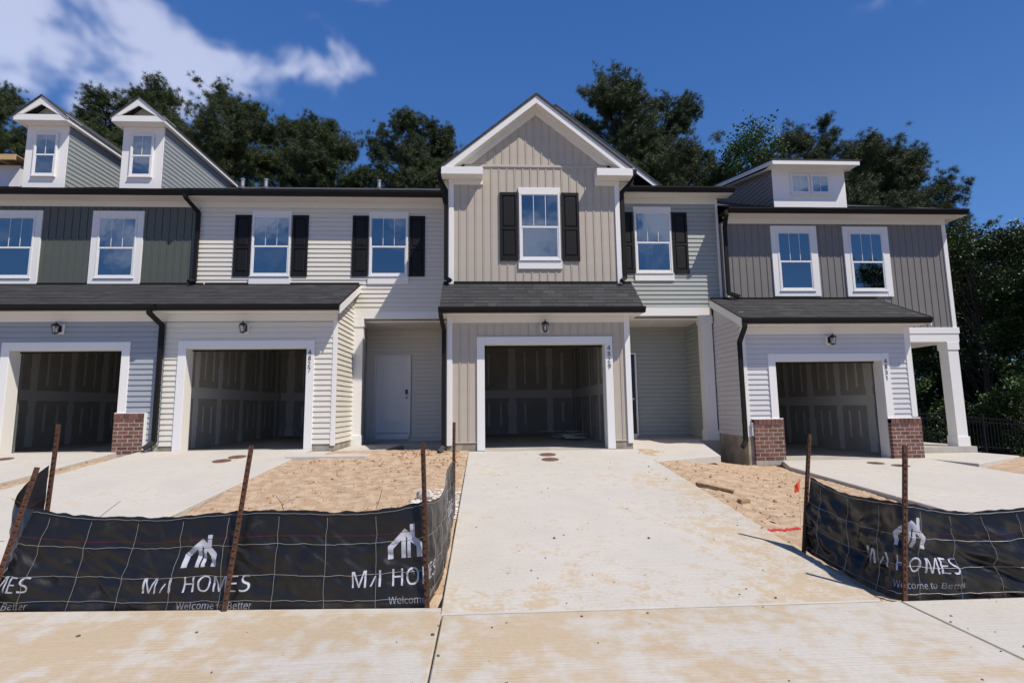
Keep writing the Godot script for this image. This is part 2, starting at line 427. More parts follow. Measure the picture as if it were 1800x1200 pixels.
# soffit under the overhang, fascia behind the gutter, frieze board on the wall
func eave(parent: Node, x0: float, x1: float, zw: float, over: float, ytop: float, ysof: float, yfr: float, fx0 = null, fx1 = null):
	part_box(parent, "soffit", M.soffit, x0, x1, ysof, ysof + 0.012, zw + 0.02, zw + over - 0.021)
	part_box(parent, "fascia", M.white, x0, x1, ysof - 0.006, ytop - 0.01, zw + over - 0.02, zw + over)
	trim_box(parent, "frieze_board", M.soffit, x0 if fx0 == null else fx0, x1 if fx1 == null else fx1, yfr, ysof - 0.001, zw + 0.001, zw + 0.034)
	gutter(parent, x0 - 0.02, x1 + 0.02, zw + over + 0.001, ytop)
func downspout(parent: Node, pts: Array):
	var b := MB.new()
	for i in pts.size() - 1:
		var a: Vector3 = pts[i]; var c: Vector3 = pts[i + 1]
		var d := (c - a).normalized()
		b.bar(a - d * 0.012, c + d * 0.012, 0.086, 0.066, Vector3(0, 0.02, 1))
	# ribs of the pipe
	obj(b, "downspout", M.black, parent)
var rng := RandomNumberGenerator.new()
# shingled slope from the eave line (z_e, y_e) to (z_t, y_t), x0..x1
func shingles(parent: Node, x0: float, x1: float, z_e: float, y_e: float, z_t: float, y_t: float):
	var up := Vector3(0, y_t - y_e, z_t - z_e); var length := up.length(); up = up.normalized()
	var nrm := Vector3.RIGHT.cross(up).normalized()
	if nrm.y < 0: nrm = -nrm
	var b := MB.new(); b.tinted = true
	var e := 0.143; var k := 0
	var s := -0.012
	while s < length - 0.01:
		var x := x0 - rng.randf() * 0.2
		var s1 := minf(s + e + 0.012, length)
		while x < x1:
			var w := 0.165 + (rng.randi() % 3) * 0.085
			var a := maxf(x, x0); var c := minf(x + w, x1)
			if c - a > 0.01:
				var g := rng.randf_range(0.03, 0.05) * (1.25 if rng.randf() < 0.12 else 1.0)
				b.tint = Color(g, g * 1.02, g * 1.12)
				var t := 0.009 + rng.randf() * 0.004; var dx := 0.002
				var o := Vector3(0, y_e, z_e)
				var p0 := o + up * s + nrm * t; var p1 := o + up * s1 + nrm * 0.003
				var q0 := o + up * s
				b.quad(Vector3(a + dx, p0.y, p0.z), Vector3(c - dx, p0.y, p0.z), Vector3(c - dx, p1.y, p1.z), Vector3(a + dx, p1.y, p1.z))
				b.quad(Vector3(a + dx, q0.y, q0.z), Vector3(c - dx, q0.y, q0.z), Vector3(c - dx, p0.y, p0.z), Vector3(a + dx, p0.y, p0.z))
				b.quad(Vector3(a + dx, q0.y, q0.z), Vector3(a + dx, p0.y, p0.z), Vector3(a + dx, p1.y, p1.z), Vector3(a + dx, p1.y - 0.003, p1.z))
				b.quad(Vector3(c - dx, p0.y, p0.z), Vector3(c - dx, q0.y, q0.z), Vector3(c - dx, p1.y - 0.003, p1.z), Vector3(c - dx, p1.y, p1.z))
			x += w
		s += e; k += 1
	stuff(obj(b, "shingles", M.shingle, parent))
# lean-to roof over a garage: deck, shingles, rake boards, wall flashing
func lean_roof(parent: Node, x0: float, x1: float, z_e: float, y_e: float, z_t: float, y_t: float, rakes: Array):
	var deck := MB.new()
	deck.prism([Vector2(z_e, y_e), Vector2(z_t, y_t), Vector2(z_t, y_t - 0.1), Vector2(z_e, y_e - 0.05)], x0 + 0.002, x1 - 0.002, 0)
	obj(deck, "roof", M.roofing, parent)
	shingles(parent, x0, x1, z_e, y_e + 0.002, z_t, y_t + 0.002)
	part_box(parent, "wall_flashing", M.black, x0 + 0.02, x1 - 0.02, y_t - 0.01, y_t + 0.045, z_t + 0.004, z_t + 0.03)
	for side in rakes:  # -1 left, 1 right
		var xa: float = x0 - 0.024 if side < 0 else x1 + 0.002
		var rk := MB.new()
		rk.prism([Vector2(z_e + 0.0, y_e - 0.004), Vector2(z_t, y_t - 0.004), Vector2(z_t, y_t - 0.19), Vector2(z_e + 0.0, y_e - 0.19)], xa, xa + 0.022, 0)
		obj(rk, "rake_board", M.white, parent)
		var dr := MB.new()
		dr.prism([Vector2(z_e + 0.02, y_e + 0.014), Vector2(z_t, y_t + 0.014), Vector2(z_t, y_t - 0.003), Vector2(z_e + 0.02, y_e - 0.003)], xa - 0.006, xa + 0.028, 0)
		obj(dr, "drip_edge", M.black, parent)

# ---------------------------------------------------------------- garages
# front wall plane zf, outer x0..x1, opening o0..o1 up to oy, floor level fy, ceiling cy
func garage(parent: Node, x0: float, x1: float, zf: float, o0: float, o1: float, fy: float, oy: float, cy: float, trim_w: float, low_trim = null, depth := 6.4, jamb := 0.26):
	var i0 := x0 + 0.14; var i1 := x1 - 0.14; var zb := zf - depth
	part_box(parent, "garage_floor", M.floor_slab, i0, i1, fy - 0.15, fy, zb, zf - 0.02)
	part_box(parent, "threshold", M.concrete, o0, o1, fy - 0.16, fy + 0.004, zf - 0.02, zf + 0.05)
	var room := MB.new()
	room.box(x0 + 0.004, i0, fy - 0.2, cy, zb, zf - jamb); room.box(i1, x1 - 0.004, fy - 0.2, cy, zb, zf - jamb)
	room.box(x0 + 0.004, x1 - 0.004, fy - 0.2, cy, zb - 0.14, zb - 0.002)
	room.box(x0 + 0.004, x1 - 0.004, cy, cy + 0.1, zb - 0.14, zf - jamb)
	var w = obj(room, "garage_drywall", M.drywall, parent)
	# taped joints: vertical strips of joint compound and one level band at mid height, thin and uneven
	var r := RandomNumberGenerator.new(); r.seed = int(absf(x0) * 100) + 7
	var band := fy + 1.3
	for wall in 3:
		var a := zb + 0.3; var b_ := zf - 0.5
		if wall == 2: a = i0 + 0.35; b_ = i1 - 0.2
		var k := 0
		while a < b_:
			var wide := r.randf_range(0.05, 0.085) if k % 3 else r.randf_range(0.2, 0.27)
			for seg in 2:
				var lo := fy + r.randf_range(0.25, 0.42) if seg == 0 else band + 0.24 + r.randf() * 0.1
				var hi := band - 0.22 - r.randf() * 0.1 if seg == 0 else cy - r.randf_range(0.1, 0.3)
				if k % 3 == 0: lo = fy + 0.02 if seg == 0 else band; hi = band if seg == 0 else cy - 0.05
				if r.randf() < 0.1 and k % 3: continue
				strip(w, wall, a, wide, lo, hi, i0, i1, zb, r)
			a += r.randf_range(0.36, 0.44); k += 1
		var len_ := (zf - 0.3) - zb if wall < 2 else i1 - i0
		strip(w, wall, (zb if wall < 2 else i0) + len_ / 2, len_ - 0.1, band - 0.13, band + 0.13, i0, i1, zb, r)
	# front wall round the opening (inside face)
	var fr := MB.new()
	fr.box(x0 + 0.002, o0 - 0.02, fy - 0.2, cy, zf - jamb + 0.002, zf - 0.001); fr.box(o1 + 0.02, x1 - 0.002, fy - 0.2, cy, zf - jamb + 0.002, zf - 0.001)
	fr.box(o0 - 0.02, o1 + 0.02, oy + 0.02, cy, zf - jamb + 0.002, zf - 0.001)
	obj(fr, "front_wall", M.drywall, parent)
	# jambs and casing
	part_box(parent, "door_jamb", M.soffit, o0 - 0.019, o0, fy, oy, zf - jamb, zf + 0.002)
	part_box(parent, "door_jamb", M.soffit, o1, o1 + 0.019, fy, oy, zf - jamb, zf + 0.002)
	part_box(parent, "door_jamb", M.soffit, o0 - 0.019, o1 + 0.019, oy, oy + 0.019, zf - jamb, zf + 0.002)
	var lb: float = fy if low_trim == null else low_trim[0]
	var rb: float = fy if low_trim == null else low_trim[1]
	trim_box(parent, "door_casing", M.white, o0 - trim_w, o0 - 0.001, lb, oy + trim_w, zf + 0.003, zf + 0.04)
	trim_box(parent, "door_casing", M.white, o1 + 0.001, o1 + trim_w, rb, oy + trim_w, zf + 0.003, zf + 0.04)
	trim_box(parent, "door_casing", M.white, o0, o1, oy + 0.001, oy + trim_w, zf + 0.003, zf + 0.04)
	# overhead door rolled up under the ceiling, its tracks and the seal
	var od := part_box(parent, "overhead_door", M.white, o0 - 0.05, o1 + 0.05, oy + 0.24, oy + 0.285, zf - 2.7, zf - 0.5)
	part_box(od, "bottom_seal", M.black, o0 - 0.04, o1 + 0.04, oy + 0.16, oy + 0.239, zf - 0.54, zf - 0.51)
	for tx in [o0 - 0.09, o1 + 0.06]:
		part_box(od, "track", M.steel, tx, tx + 0.03, oy + 0.19, oy + 0.23, zf - 2.8, zf - 0.45)
		part_box(od, "track", M.steel, tx, tx + 0.03, fy + 0.02, oy + 0.1, zf - 0.4, zf - 0.36)
	part_box(parent, "stop_strip", M.black, o0, o1, oy - 0.035, oy - 0.001, zf - 0.25, zf - 0.22)
	part_box(parent, "door_shaft", M.steel, o0 - 0.1, o1 + 0.1, oy + 0.13, oy + 0.155, zf - 0.42, zf - 0.395)
func strip(w: Node, wall: int, a: float, wide: float, lo: float, hi: float, i0: float, i1: float, zb: float, r: RandomNumberGenerator):
	var b := MB.new()
	var n := 5
	var t := 0.002 if wide < 1.0 else 0.0012
	for k in n:
		var y0 := lerpf(lo, hi, float(k) / n); var y1 := lerpf(lo, hi, float(k + 1) / n)
		var wa := wide * 0.5 * (r.randf_range(0.8, 1.15) if wide < 1.0 else 1.0)
		if wall == 0: b.box(i0 - 0.02, i0 + t, y0, y1, a - wa, a + wa)
		elif wall == 1: b.box(i1 - t, i1 + 0.02, y0, y1, a - wa, a + wa)
		else: b.box(a - wa, a + wa, y0, y1, zb - 0.02, zb + t)
	obj(b, "joint_compound", M.mud, w)
func lantern(at: Vector3, label: String):
	# at: centre of the mounting block on the wall
	var l := thing("wall_lantern", label, "wall lamp", at, "black carriage lanterns over the garage doors")
	trim_box(l, "mounting_block", M.white, at.x - 0.085, at.x + 0.085, at.y - 0.105, at.y + 0.105, at.z + 0.018, at.z + 0.045)
	var p := MB.new(); p.cbox(at.x - 0.045, at.x + 0.045, at.y - 0.07, at.y + 0.07, at.z + 0.0455, at.z + 0.065)
	p.tube([at + Vector3(0, 0.02, 0.06), at + Vector3(0, 0.05, 0.09), at + Vector3(0, 0.05, 0.13), at + Vector3(0, 0.02, 0.15)], 0.012, 0.012, 6)
	obj(p, "bracket", M.iron, l)
	var c := at + Vector3(0, -0.105, 0.15)
	var b := MB.new()
	b.lathe([Vector2(0.0, 0.255), Vector2(0.008, 0.25), Vector2(0.014, 0.235), Vector2(0.006, 0.22), Vector2(0.02, 0.212), Vector2(0.055, 0.195), Vector2(0.085, 0.165), Vector2(0.088, 0.155), Vector2(0.0, 0.155)], c, 6)
	b.lathe([Vector2(0.0, 0.012), Vector2(0.05, 0.012), Vector2(0.055, 0.0), Vector2(0.03, -0.012), Vector2(0.0, -0.018)], c, 6)
	for k in 6:
		var a := TAU * k / 6
		b.tube([c + Vector3(cos(a) * 0.052, 0.008, sin(a) * 0.052), c + Vector3(cos(a) * 0.072, 0.157, sin(a) * 0.072)], 0.0055, 0.0055, 4)
	obj(b, "cage", M.iron, l)
	var g := MB.new(); g.lathe([Vector2(0.047, 0.014), Vector2(0.066, 0.153)], c, 6)
	obj(g, "glass", M.lantern_glass, l)
	var u := MB.new(); u.lathe([Vector2(0.0, 0.014), Vector2(0.014, 0.014), Vector2(0.014, 0.085), Vector2(0.01, 0.11), Vector2(0.0, 0.125)], c, 8)
	obj(u, "candle_bulb", M.bulb, l)
func house_number(parent: Node, digits: String, x: float, y: float, z: float):
	var f := SystemFont.new(); f.font_names = PackedStringArray(["Droid Sans"])
	var holder := Node3D.new()
	put(holder, "house_number", parent, Vector3(x, y, z))
	for i in digits.length():
		var tm := TextMesh.new(); tm.text = digits[i]; tm.font = f; tm.font_size = 32; tm.pixel_size = 0.092 / 23.0; tm.depth = 0.008
		tm.material = M.digit
		inst(tm, "digit", holder, Transform3D(Basis.IDENTITY, Vector3(x, y - i * 0.128, z + 0.005)))
func brick_pier(parent: Node, x0: float, x1: float, y0: float, y1: float, zb: float, zf: float, label := ""):
	var core := MB.new(); core.box(x0 + 0.003, x1 - 0.003, y0 - 0.1, y1 - 0.004, zb, zf - 0.0035)
	var p = obj(core, "brick_pier", M.mortar, parent, label)
	var cap := 0.105; var ch := 0.0835; var rows := int(round((y1 - y0 - cap) / ch)); ch = (y1 - y0 - cap) / rows
	for r in rows:
		var y := y0 + r * ch
		var bl := 0.213; var x := x0 - (bl * 0.5 if r % 2 else 0.0)
		while x < x1 - 0.005:
			var a := maxf(x, x0); var c := minf(x + bl - 0.014, x1)
			if c - a > 0.03:
				var b := MB.new(); var j := rng.randf_range(-0.0015, 0.0015)
				b.cbox(a, c, y + 0.007, y + ch - 0.007, zb + 0.004, zf + j, 0.003)
				obj(b, "brick", M["brick%d" % (rng.randi() % 4)], p)
			x += bl
	var n := int(round((x1 - x0) / 0.098)); var w := (x1 - x0) / n
	for i in n:
		var b := MB.new(); b.cbox(x0 - 0.004 + i * w + 0.007, x0 + 0.004 + (i + 1) * w - 0.007, y1 - cap + 0.006, y1, zb + 0.004, zf + 0.012, 0.004)
		obj(b, "brick", M["brick%d" % (rng.randi() % 4)], p)
func pillar(parent: Node, x0: float, x1: float, y0: float, y1: float, z0: float, z1: float):
	var s := trim_box(parent, "porch_pillar", M.white, x0, x1, y0, y1, z0, z1)
	trim_box(s, "base_trim", M.white, x0 - 0.022, x1 + 0.022, y0, y0 + 0.24, z0 - 0.022, z1 + 0.022)
	trim_box(s, "cap_trim", M.white, x0 - 0.02, x1 + 0.02, y1 - 0.2, y1 - 0.001, z0 - 0.02, z1 + 0.02)

# ---------------------------------------------------------------- the four townhouses
func door(parent: Node, x0: float, x1: float, y0: float, y1: float, z: float, leaf: Material):
	var fr := MB.new(); var t := 0.045
	fr.cbox(x0 - t, x0, y0 - 0.06, y1 + t, z + 0.004, z + 0.06); fr.cbox(x1, x1 + t, y0 - 0.06, y1 + t, z + 0.004, z + 0.06); fr.cbox(x0, x1, y1, y1 + t, z + 0.004, z + 0.058)
	fr.box(x0, x1, y0 - 0.16, y0 - 0.012, z + 0.003, z + 0.05)
	var d = obj(fr, "front_door", M.door_white, parent)
	var lf := MB.new(); lf.box(x0 + 0.004, x1 - 0.004, y0, y1 - 0.004, z + 0.005, z + 0.03)
	var leafn = obj(lf, "door_leaf", leaf, d)
	if leaf == M.door_white:
		for r in [[y0 + 0.22, y0 + 0.75], [y0 + 0.9, y1 - 0.14]]:
			# moulded panels: sunk border with a raised field
			var p := MB.new(); var a0 := x0 + 0.15; var a1 := x1 - 0.15
			for q in [[0.0, 0.022, 0.05], [0.065, 0.02, 0.045]]:
				var i: float = q[0]; var w: float = q[1]
				p.cbox(a0 + i, a0 + i + w, r[0] + i, r[1] - i, z + 0.0301, z + q[2], 0.003); p.cbox(a1 - i - w, a1 - i, r[0] + i, r[1] - i, z + 0.0301, z + q[2], 0.003)
				p.cbox(a0 + i + w, a1 - i - w, r[0] + i, r[0] + i + w, z + 0.0301, z + q[2], 0.003); p.cbox(a0 + i + w, a1 - i - w, r[1] - i - w, r[1] - i, z + 0.0301, z + q[2], 0.003)
			obj(p, "panel_moulding", M.door_white, d)
	part_box(d, "sill_gap", M.black, x0 + 0.004, x1 - 0.004, y0 - 0.012, y0 - 0.001, z + 0.004, z + 0.02)
	var hx := x1 - 0.07; var hy := y0 + 0.93
	var lk := MB.new(); lk.cbox(hx - 0.034, hx + 0.034, hy + 0.09, hy + 0.215, z + 0.0302, z + 0.055)
	obj(lk, "keypad_lock", M.lock, d)
	var kn := MB.new(); kn.xf = Transform3D(Basis(Vector3.RIGHT, PI / 2), Vector3(hx, hy, z + 0.03))
	kn.lathe([Vector2(0.033, 0.0), Vector2(0.033, 0.008), Vector2(0.013, 0.014), Vector2(0.013, 0.035), Vector2(0.03, 0.05), Vector2(0.03, 0.068), Vector2(0.0, 0.078)], Vector3.ZERO, 12)
	obj(kn, "door_knob", M.satin_metal, d)
	return d
func porch_ceiling(parent: Node, x0: float, x1: float, y: float, z0: float, z1: float):
	var c := part_box(parent, "porch_ceiling", M.soffit, x0, x1, y + 0.012, y + 0.05, z0, z1)
	var x := x0
	while x < x1 - 0.03:
		var w := minf(0.152, x1 - x)
		var b := MB.new(); b.cbox(x + 0.002, x + w - 0.002, y, y + 0.0118, z0, z1, 0.003)
		obj(b, "ceiling_plank", M.soffit, c)
		x += w
	return c

func unit1():
	var h := thing("townhouse", "dark green and blue grey townhouse with two gabled roof dormers", "house", Vector3(-9.8, 0.0, -2.0), "attached townhouses in the row")
	# body of the upper storey and rear
	part_box(h, "wall", M.s_green, -13.2, -7.07, 3.2, 5.95, -12.0, -2.001)
	part_box(h, "wall", M.s_blue, -13.2, -11.6, -0.3, 3.2, -12.0, -2.002)
	part_box(h, "wall", M.s_blue, -11.6, -7.0, -0.3, 3.2, -12.0, -7.2)
	batten_wall(h, -13.1, -7.12, -2.0, M.s_green, func(_x): return 3.93, func(_x): return 5.9)
	trim_box(h, "corner_board", M.white, -7.115, -7.075, 3.93, 5.9, -1.999, -1.975)
	# garage
	garage(h, -11.55, -7.0, -0.6, -10.0, -7.72, 0.03, 2.2, 2.95, 0.17, [0.03, 0.85])
	lap_wall(h, 0, -11.55, -6.86, 0.2, 2.81, -0.6, M.s_blue, [[-10.17, -7.55, -1, 2.37], [-7.76, -7.12, -1, 0.86]])
	part_box(h, "foundation", M.foundation, -11.55, -10.18, -0.3, 0.19, -0.62, -0.585)
	brick_pier(h, -7.73, -7.13, 0.02, 0.85, -0.6, -0.5)
	trim_box(h, "pier_cap_trim", M.white, -7.75, -7.11, 0.853, 0.875, -0.598, -0.53)
	trim_box(h, "corner_trim", M.white, -7.128, -7.105, 0.1, 0.85, -0.598, -0.505)
	eave(h, -13.2, -6.84, -0.6, 0.35, 3.10, 2.97, 2.81)
	lean_roof(h, -13.2, -6.84, -0.22, 3.115, -1.999, 3.945, [])
	# main roof and its eave
	eave(h, -13.2, -7.07, -2.0, 0.36, 6.18, 6.05, 5.905)
	main_roof(h, -13.2, -7.07)
	dormer(h, -10.64)
	dormer(h, -8.375)
	window(h, -11.82, -10.92, 4.11, 5.645, -2.0, "full")
	window(h, -9.44, -8.52, 4.11, 5.645, -2.0, "full")
	downspout(h, [Vector3(-7.2, 6.1, -1.58), Vector3(-7.2, 6.0, -1.58), Vector3(-7.06, 5.76, -1.93), Vector3(-7.06, 4.03, -1.93), Vector3(-7.1, 3.98, -1.78)])
	downspout(h, [Vector3(-6.98, 3.02, -0.19), Vector3(-6.98, 2.93, -0.19), Vector3(-6.9, 2.72, -0.52), Vector3(-6.9, 0.26, -0.52), Vector3(-7.02, 0.14, -0.40)])
func main_roof(h: Node, x0: float, x1: float, y_e := 6.19, pitch := 0.44, z_e := -1.56):
	var d := 5.5
	var b := MB.new()
	b.prism([Vector2(z_e, y_e), Vector2(z_e - d, y_e + d * pitch), Vector2(z_e - 2 * d, y_e), Vector2(z_e - 2 * d, y_e - 0.12), Vector2(z_e - d, y_e + d * pitch - 0.14), Vector2(z_e, y_e - 0.02)], x0, x1, 0)
	obj(b, "roof", M.roofing, h)
	shingles(h, x0, x1, z_e, y_e + 0.004, z_e - 1.2, y_e + 0.004 + 1.2 * pitch)
	var e := MB.new()
	e.prism([Vector2(z_e - 0.45, y_e - 0.02), Vector2(z_e - d, y_e + d * pitch - 0.15), Vector2(z_e - 2 * d + 0.1, y_e - 0.13)], x0 + 0.03, x1 - 0.03, 0)
	obj(e, "gable_wall", M.s_grey, h)
# gabled dormer centred on x
func dormer(h: Node, x: float):
	var zf := -1.75; var hw := 0.49
	var roof_y := func(z: float) -> float: return 6.19 + 0.44 * (-1.56 - z)
	var body := MB.new()
	body.prism([Vector2(zf - 0.01, 6.19), Vector2(zf - 0.01, 7.86), Vector2(-5.3, 7.86), Vector2(-5.3, 7.7), Vector2(-1.76, 6.19)], x - hw + 0.004, x + hw - 0.004, 0)
	var d = obj(body, "dormer", M.s_grey, h)
	# flat white front
	var fr := MB.new(); fr.cbox(x - hw, x + hw, 6.235, 7.85, zf, zf + 0.02, 0.003)
	obj(fr, "front_panel", M.white, d)
	# siding on both cheeks, each course cut off by the roof
	for side in [-1, 1]:
		var y := 6.24
		while y < 7.8:
			var hh := minf(EXPO, 7.84 - y)
			var zb0: float = -1.56 - (y - 6.19) / 0.44; var zb1: float = -1.56 - (y + hh - 6.19) / 0.44
			var b := MB.new(); var s: float = x + side * hw; var t: float = 0.017 * side; var u: float = 0.004 * side
			var p0 := Vector3(s + t, y, zf); var p1 := Vector3(s + t, y, zb0); var p2 := Vector3(s + u, y + hh, zb1); var p3 := Vector3(s + u, y + hh, zf)
			var q0 := Vector3(s, y, zf); var q1 := Vector3(s, y, zb0)
			if side > 0: b.quad(p0, p1, p2, p3); b.quad(q0, q1, p1, p0); b.tri(q0, p0, p3)
			else: b.quad(p1, p0, p3, p2); b.quad(q1, q0, p0, p1); b.tri(p0, q0, p3)
			obj(b, "siding_course", M.s_grey, d)
			y += hh
	# box eave across the front, side soffits, gable with an open triangle, roof
	var ex := 0.61; var zo := -1.46; var yb := 7.85; var yt := 8.0
	var bx := MB.new(); bx.cbox(x - ex, x + ex, yb, yt, zo - 0.02, zo, 0.003)
	bx.box(x - ex, x + ex, yb + 0.001, yb + 0.015, zf + 0.021, zo - 0.021)
	bx.box(x - ex, x + ex, yt - 0.02, yt - 0.002, zf - 0.2, zo - 0.021)
	obj(bx, "cornice_return", M.white, d)
	for side in [-1, 1]:
		var so := MB.new()
		var xa: float = x + side * hw; var xb: float = x + side * ex
		so.box(minf(xa, xb) + (0.018 if side > 0 else 0.0), maxf(xa, xb) - (0.018 if side < 0 else 0.0), yb + 0.001, yb + 0.014, -5.25, zf + 0.02)
		obj(so, "soffit", M.white, d)
		var fa := MB.new(); fa.box(xb - 0.012, xb + 0.012, yb - 0.002, yb + 0.12, -5.32, zo - 0.022)
		obj(fa, "fascia", M.white, d)
	var pitch := 0.84; var ry := 8.5
	for side in [-1, 1]:
		var rf := MB.new()
		var e2: float = x + side * (ex + 0.03); var ye := ry - (ex + 0.03) * pitch
		var q = [Vector2(x, ry), Vector2(e2, ye), Vector2(e2, ye - 0.03), Vector2(x, ry - 0.035)]
		rf.prism(q, -7.0, zo + 0.03)
		obj(rf, "roof", M.roofing, d)
		var rk := MB.new()
		rk.prism([Vector2(x, ry - 0.036), Vector2(e2, ye - 0.031), Vector2(e2, ye - 0.05), Vector2(x + side * (ex - 0.1), 8.001), Vector2(x + side * (ex - 0.19), 8.001), Vector2(x, ry - 0.24)], zo - 0.02, zo + 0.005)
		obj(rk, "rake_board", M.white, d)
	var gb := MB.new(); gb.prism([Vector2(x - 0.5, 8.0), Vector2(x + 0.5, 8.0), Vector2(x, 8.42)], zf - 0.02, zf + 0.01)
	obj(gb, "gable_panel", M.soffit, d)
	var w = window(d, x - 0.27, x + 0.27, 6.56, 7.66, zf + 0.02, "none", 2)

func unit2():
	var h := thing("townhouse", "cream clapboard townhouse with black shutters and a recessed white front door", "house", Vector3(-3.9, 0.0, -2.0), "attached townhouses in the row")
	part_box(h, "wall", M.s_cream, -7.068, -0.95, 3.28, 5.95, -12.0, -2.001)
	part_box(h, "wall", M.s_cream, -3.24, -0.82, -0.3, 3.2, -12.0, -3.402)
	part_box(h, "wall", M.s_cream, -6.9, -3.25, -0.3, 3.27, -12.0, -7.2)
	part_box(h, "wall", M.s_cream, -3.36, -3.245, 0.0, 3.27, -7.1, -0.62)
	lap_wall(h, 0, -7.05, -0.83, 3.27, 5.905, -2.0, M.s_cream)
	window(h, -5.755, -4.815, 4.16, 5.69, -1.99, "head")
	window(h, -2.88, -1.93, 4.16, 5.69, -1.99, "head")
	for q in [[-6.18, -5.785], [-4.785, -4.39], [-3.305, -2.91], [-1.90, -1.505]]:
		shutter(h, q[0], q[1], 4.15, 5.71, -2.0)
	trim_box(h, "porch_beam", M.white, -3.24, -0.82, 3.09, 3.268, -2.15, -1.972)
	eave(h, -7.07, -0.98, -2.0, 0.36, 6.18, 6.05, 5.905)
	main_roof(h, -7.068, -0.2)
	# garage
	garage(h, -6.98, -3.25, -0.6, -6.39, -3.86, 0.02, 2.22, 2.95, 0.17)
	lap_wall(h, 0, -6.84, -3.29, 0.17, 2.81, -0.6, M.s_cream, [[-6.56, -3.69, -1, 2.39]])
	trim_box(h, "corner_board", M.white, -3.31, -3.215, 0.13, 2.81, -0.62, -0.57)
	lap_wall(h, 1, -1.998, -0.625, 0.17, 3.1, -3.235, M.s_cream)
	var gable := MB.new(); gable.prism([Vector2(-0.62, 3.0), Vector2(-1.99, 3.0), Vector2(-1.99, 3.75), Vector2(-0.62, 3.1)], -3.3, -3.243, 0)
	obj(gable, "gable_wall", M.s_cream, h)
	# courses on the little side gable under the rake
	var y := 3.1
	while y < 3.6:
		var zf := -0.62 - maxf(0.0, (y + 0.1 - 3.05) / 0.48)
		if zf > -1.95: inst(lap_mesh(snappedf(zf + 1.99, 0.001), EXPO, M.s_cream), "siding_course", h, Transform3D(Basis(Vector3.UP, PI / 2), Vector3(-3.24, y, zf)))
		y += EXPO
	part_box(h, "foundation", M.foundation, -3.69, -3.225, -0.3, 0.165, -0.64, -0.592)
	part_box(h, "foundation", M.foundation, -6.84, -6.56, -0.3, 0.165, -0.62, -0.592)
	part_box(h, "foundation", M.foundation, -3.30, -3.228, -0.3, 0.165, -1.99, -0.642)
	eave(h, -6.838, -3.12, -0.6, 0.35, 3.10, 2.97, 2.81, -6.838, -3.22)
	lean_roof(h, -6.838, -3.09, -0.22, 3.115, -1.982, 3.945, [1])
	# porch
	pillar(h, -3.225, -2.995, 0.03, 3.088, -2.2, -1.99)
	part_box(h, "porch_slab", M.concrete, -3.24, -0.81, -0.25, 0.03, -3.4, -1.95)
	lap_wall(h, 0, -3.23, -0.82, 0.14, 3.05, -3.4, M.s_cream)
	lap_wall(h, 1, -3.4, -2.2, 0.14, 3.05, -3.228, M.s_cream)
	trim_box(h, "corner_trim", M.s_cream, -3.2, -3.17, 0.1, 3.05, -3.39, -3.36)
	porch_ceiling(h, -3.24, -0.81, 3.02, -3.4, -2.16)
	door(h, -2.93, -2.05, 0.25, 2.28, -3.385, M.door_white)
	var oc := MB.new(); oc.cbox(-3.2, -3.12, 0.5, 0.66, -2.55, -2.44)
	obj(oc, "outlet_box", M.white, h)
	var hb := MB.new(); hb.tube([Vector3(-3.21, 0.6, -2.75), Vector3(-3.12, 0.6, -2.75), Vector3(-3.1, 0.55, -2.75)], 0.02, 0.016, 6)
	obj(hb, "hose_spigot", M.satin_metal, h)
	house_number(h, "4827", -3.79, 2.12, -0.56)
	for q in [[-6.34, -4.0], [-3.13, -4.2], [-7.0, -4.0]]: vent(h, q[0], q[1])
func vent(h: Node, x: float, z: float):
	var y: float = 6.19 + 0.44 * (-1.56 - z)
	var b := MB.new(); b.lathe([Vector2(0.05, y - 0.05), Vector2(0.05, y + 0.26), Vector2(0.035, y + 0.26)], Vector3(x, 0, z), 10)
	var v = obj(b, "vent_pipe", M.pvc, h)
	var c := MB.new(); c.lathe([Vector2(0.062, y + 0.24), Vector2(0.066, y + 0.28), Vector2(0.0, y + 0.285)], Vector3(x, 0, z), 10)
	obj(c, "vent_cap", M.pvc, v)
	var f := MB.new(); f.lathe([Vector2(0.17, y - 0.06), Vector2(0.07, y + 0.05), Vector2(0.052, y + 0.06)], Vector3(x, 0, z), 10)
	obj(f, "flashing_boot", M.boot, v)

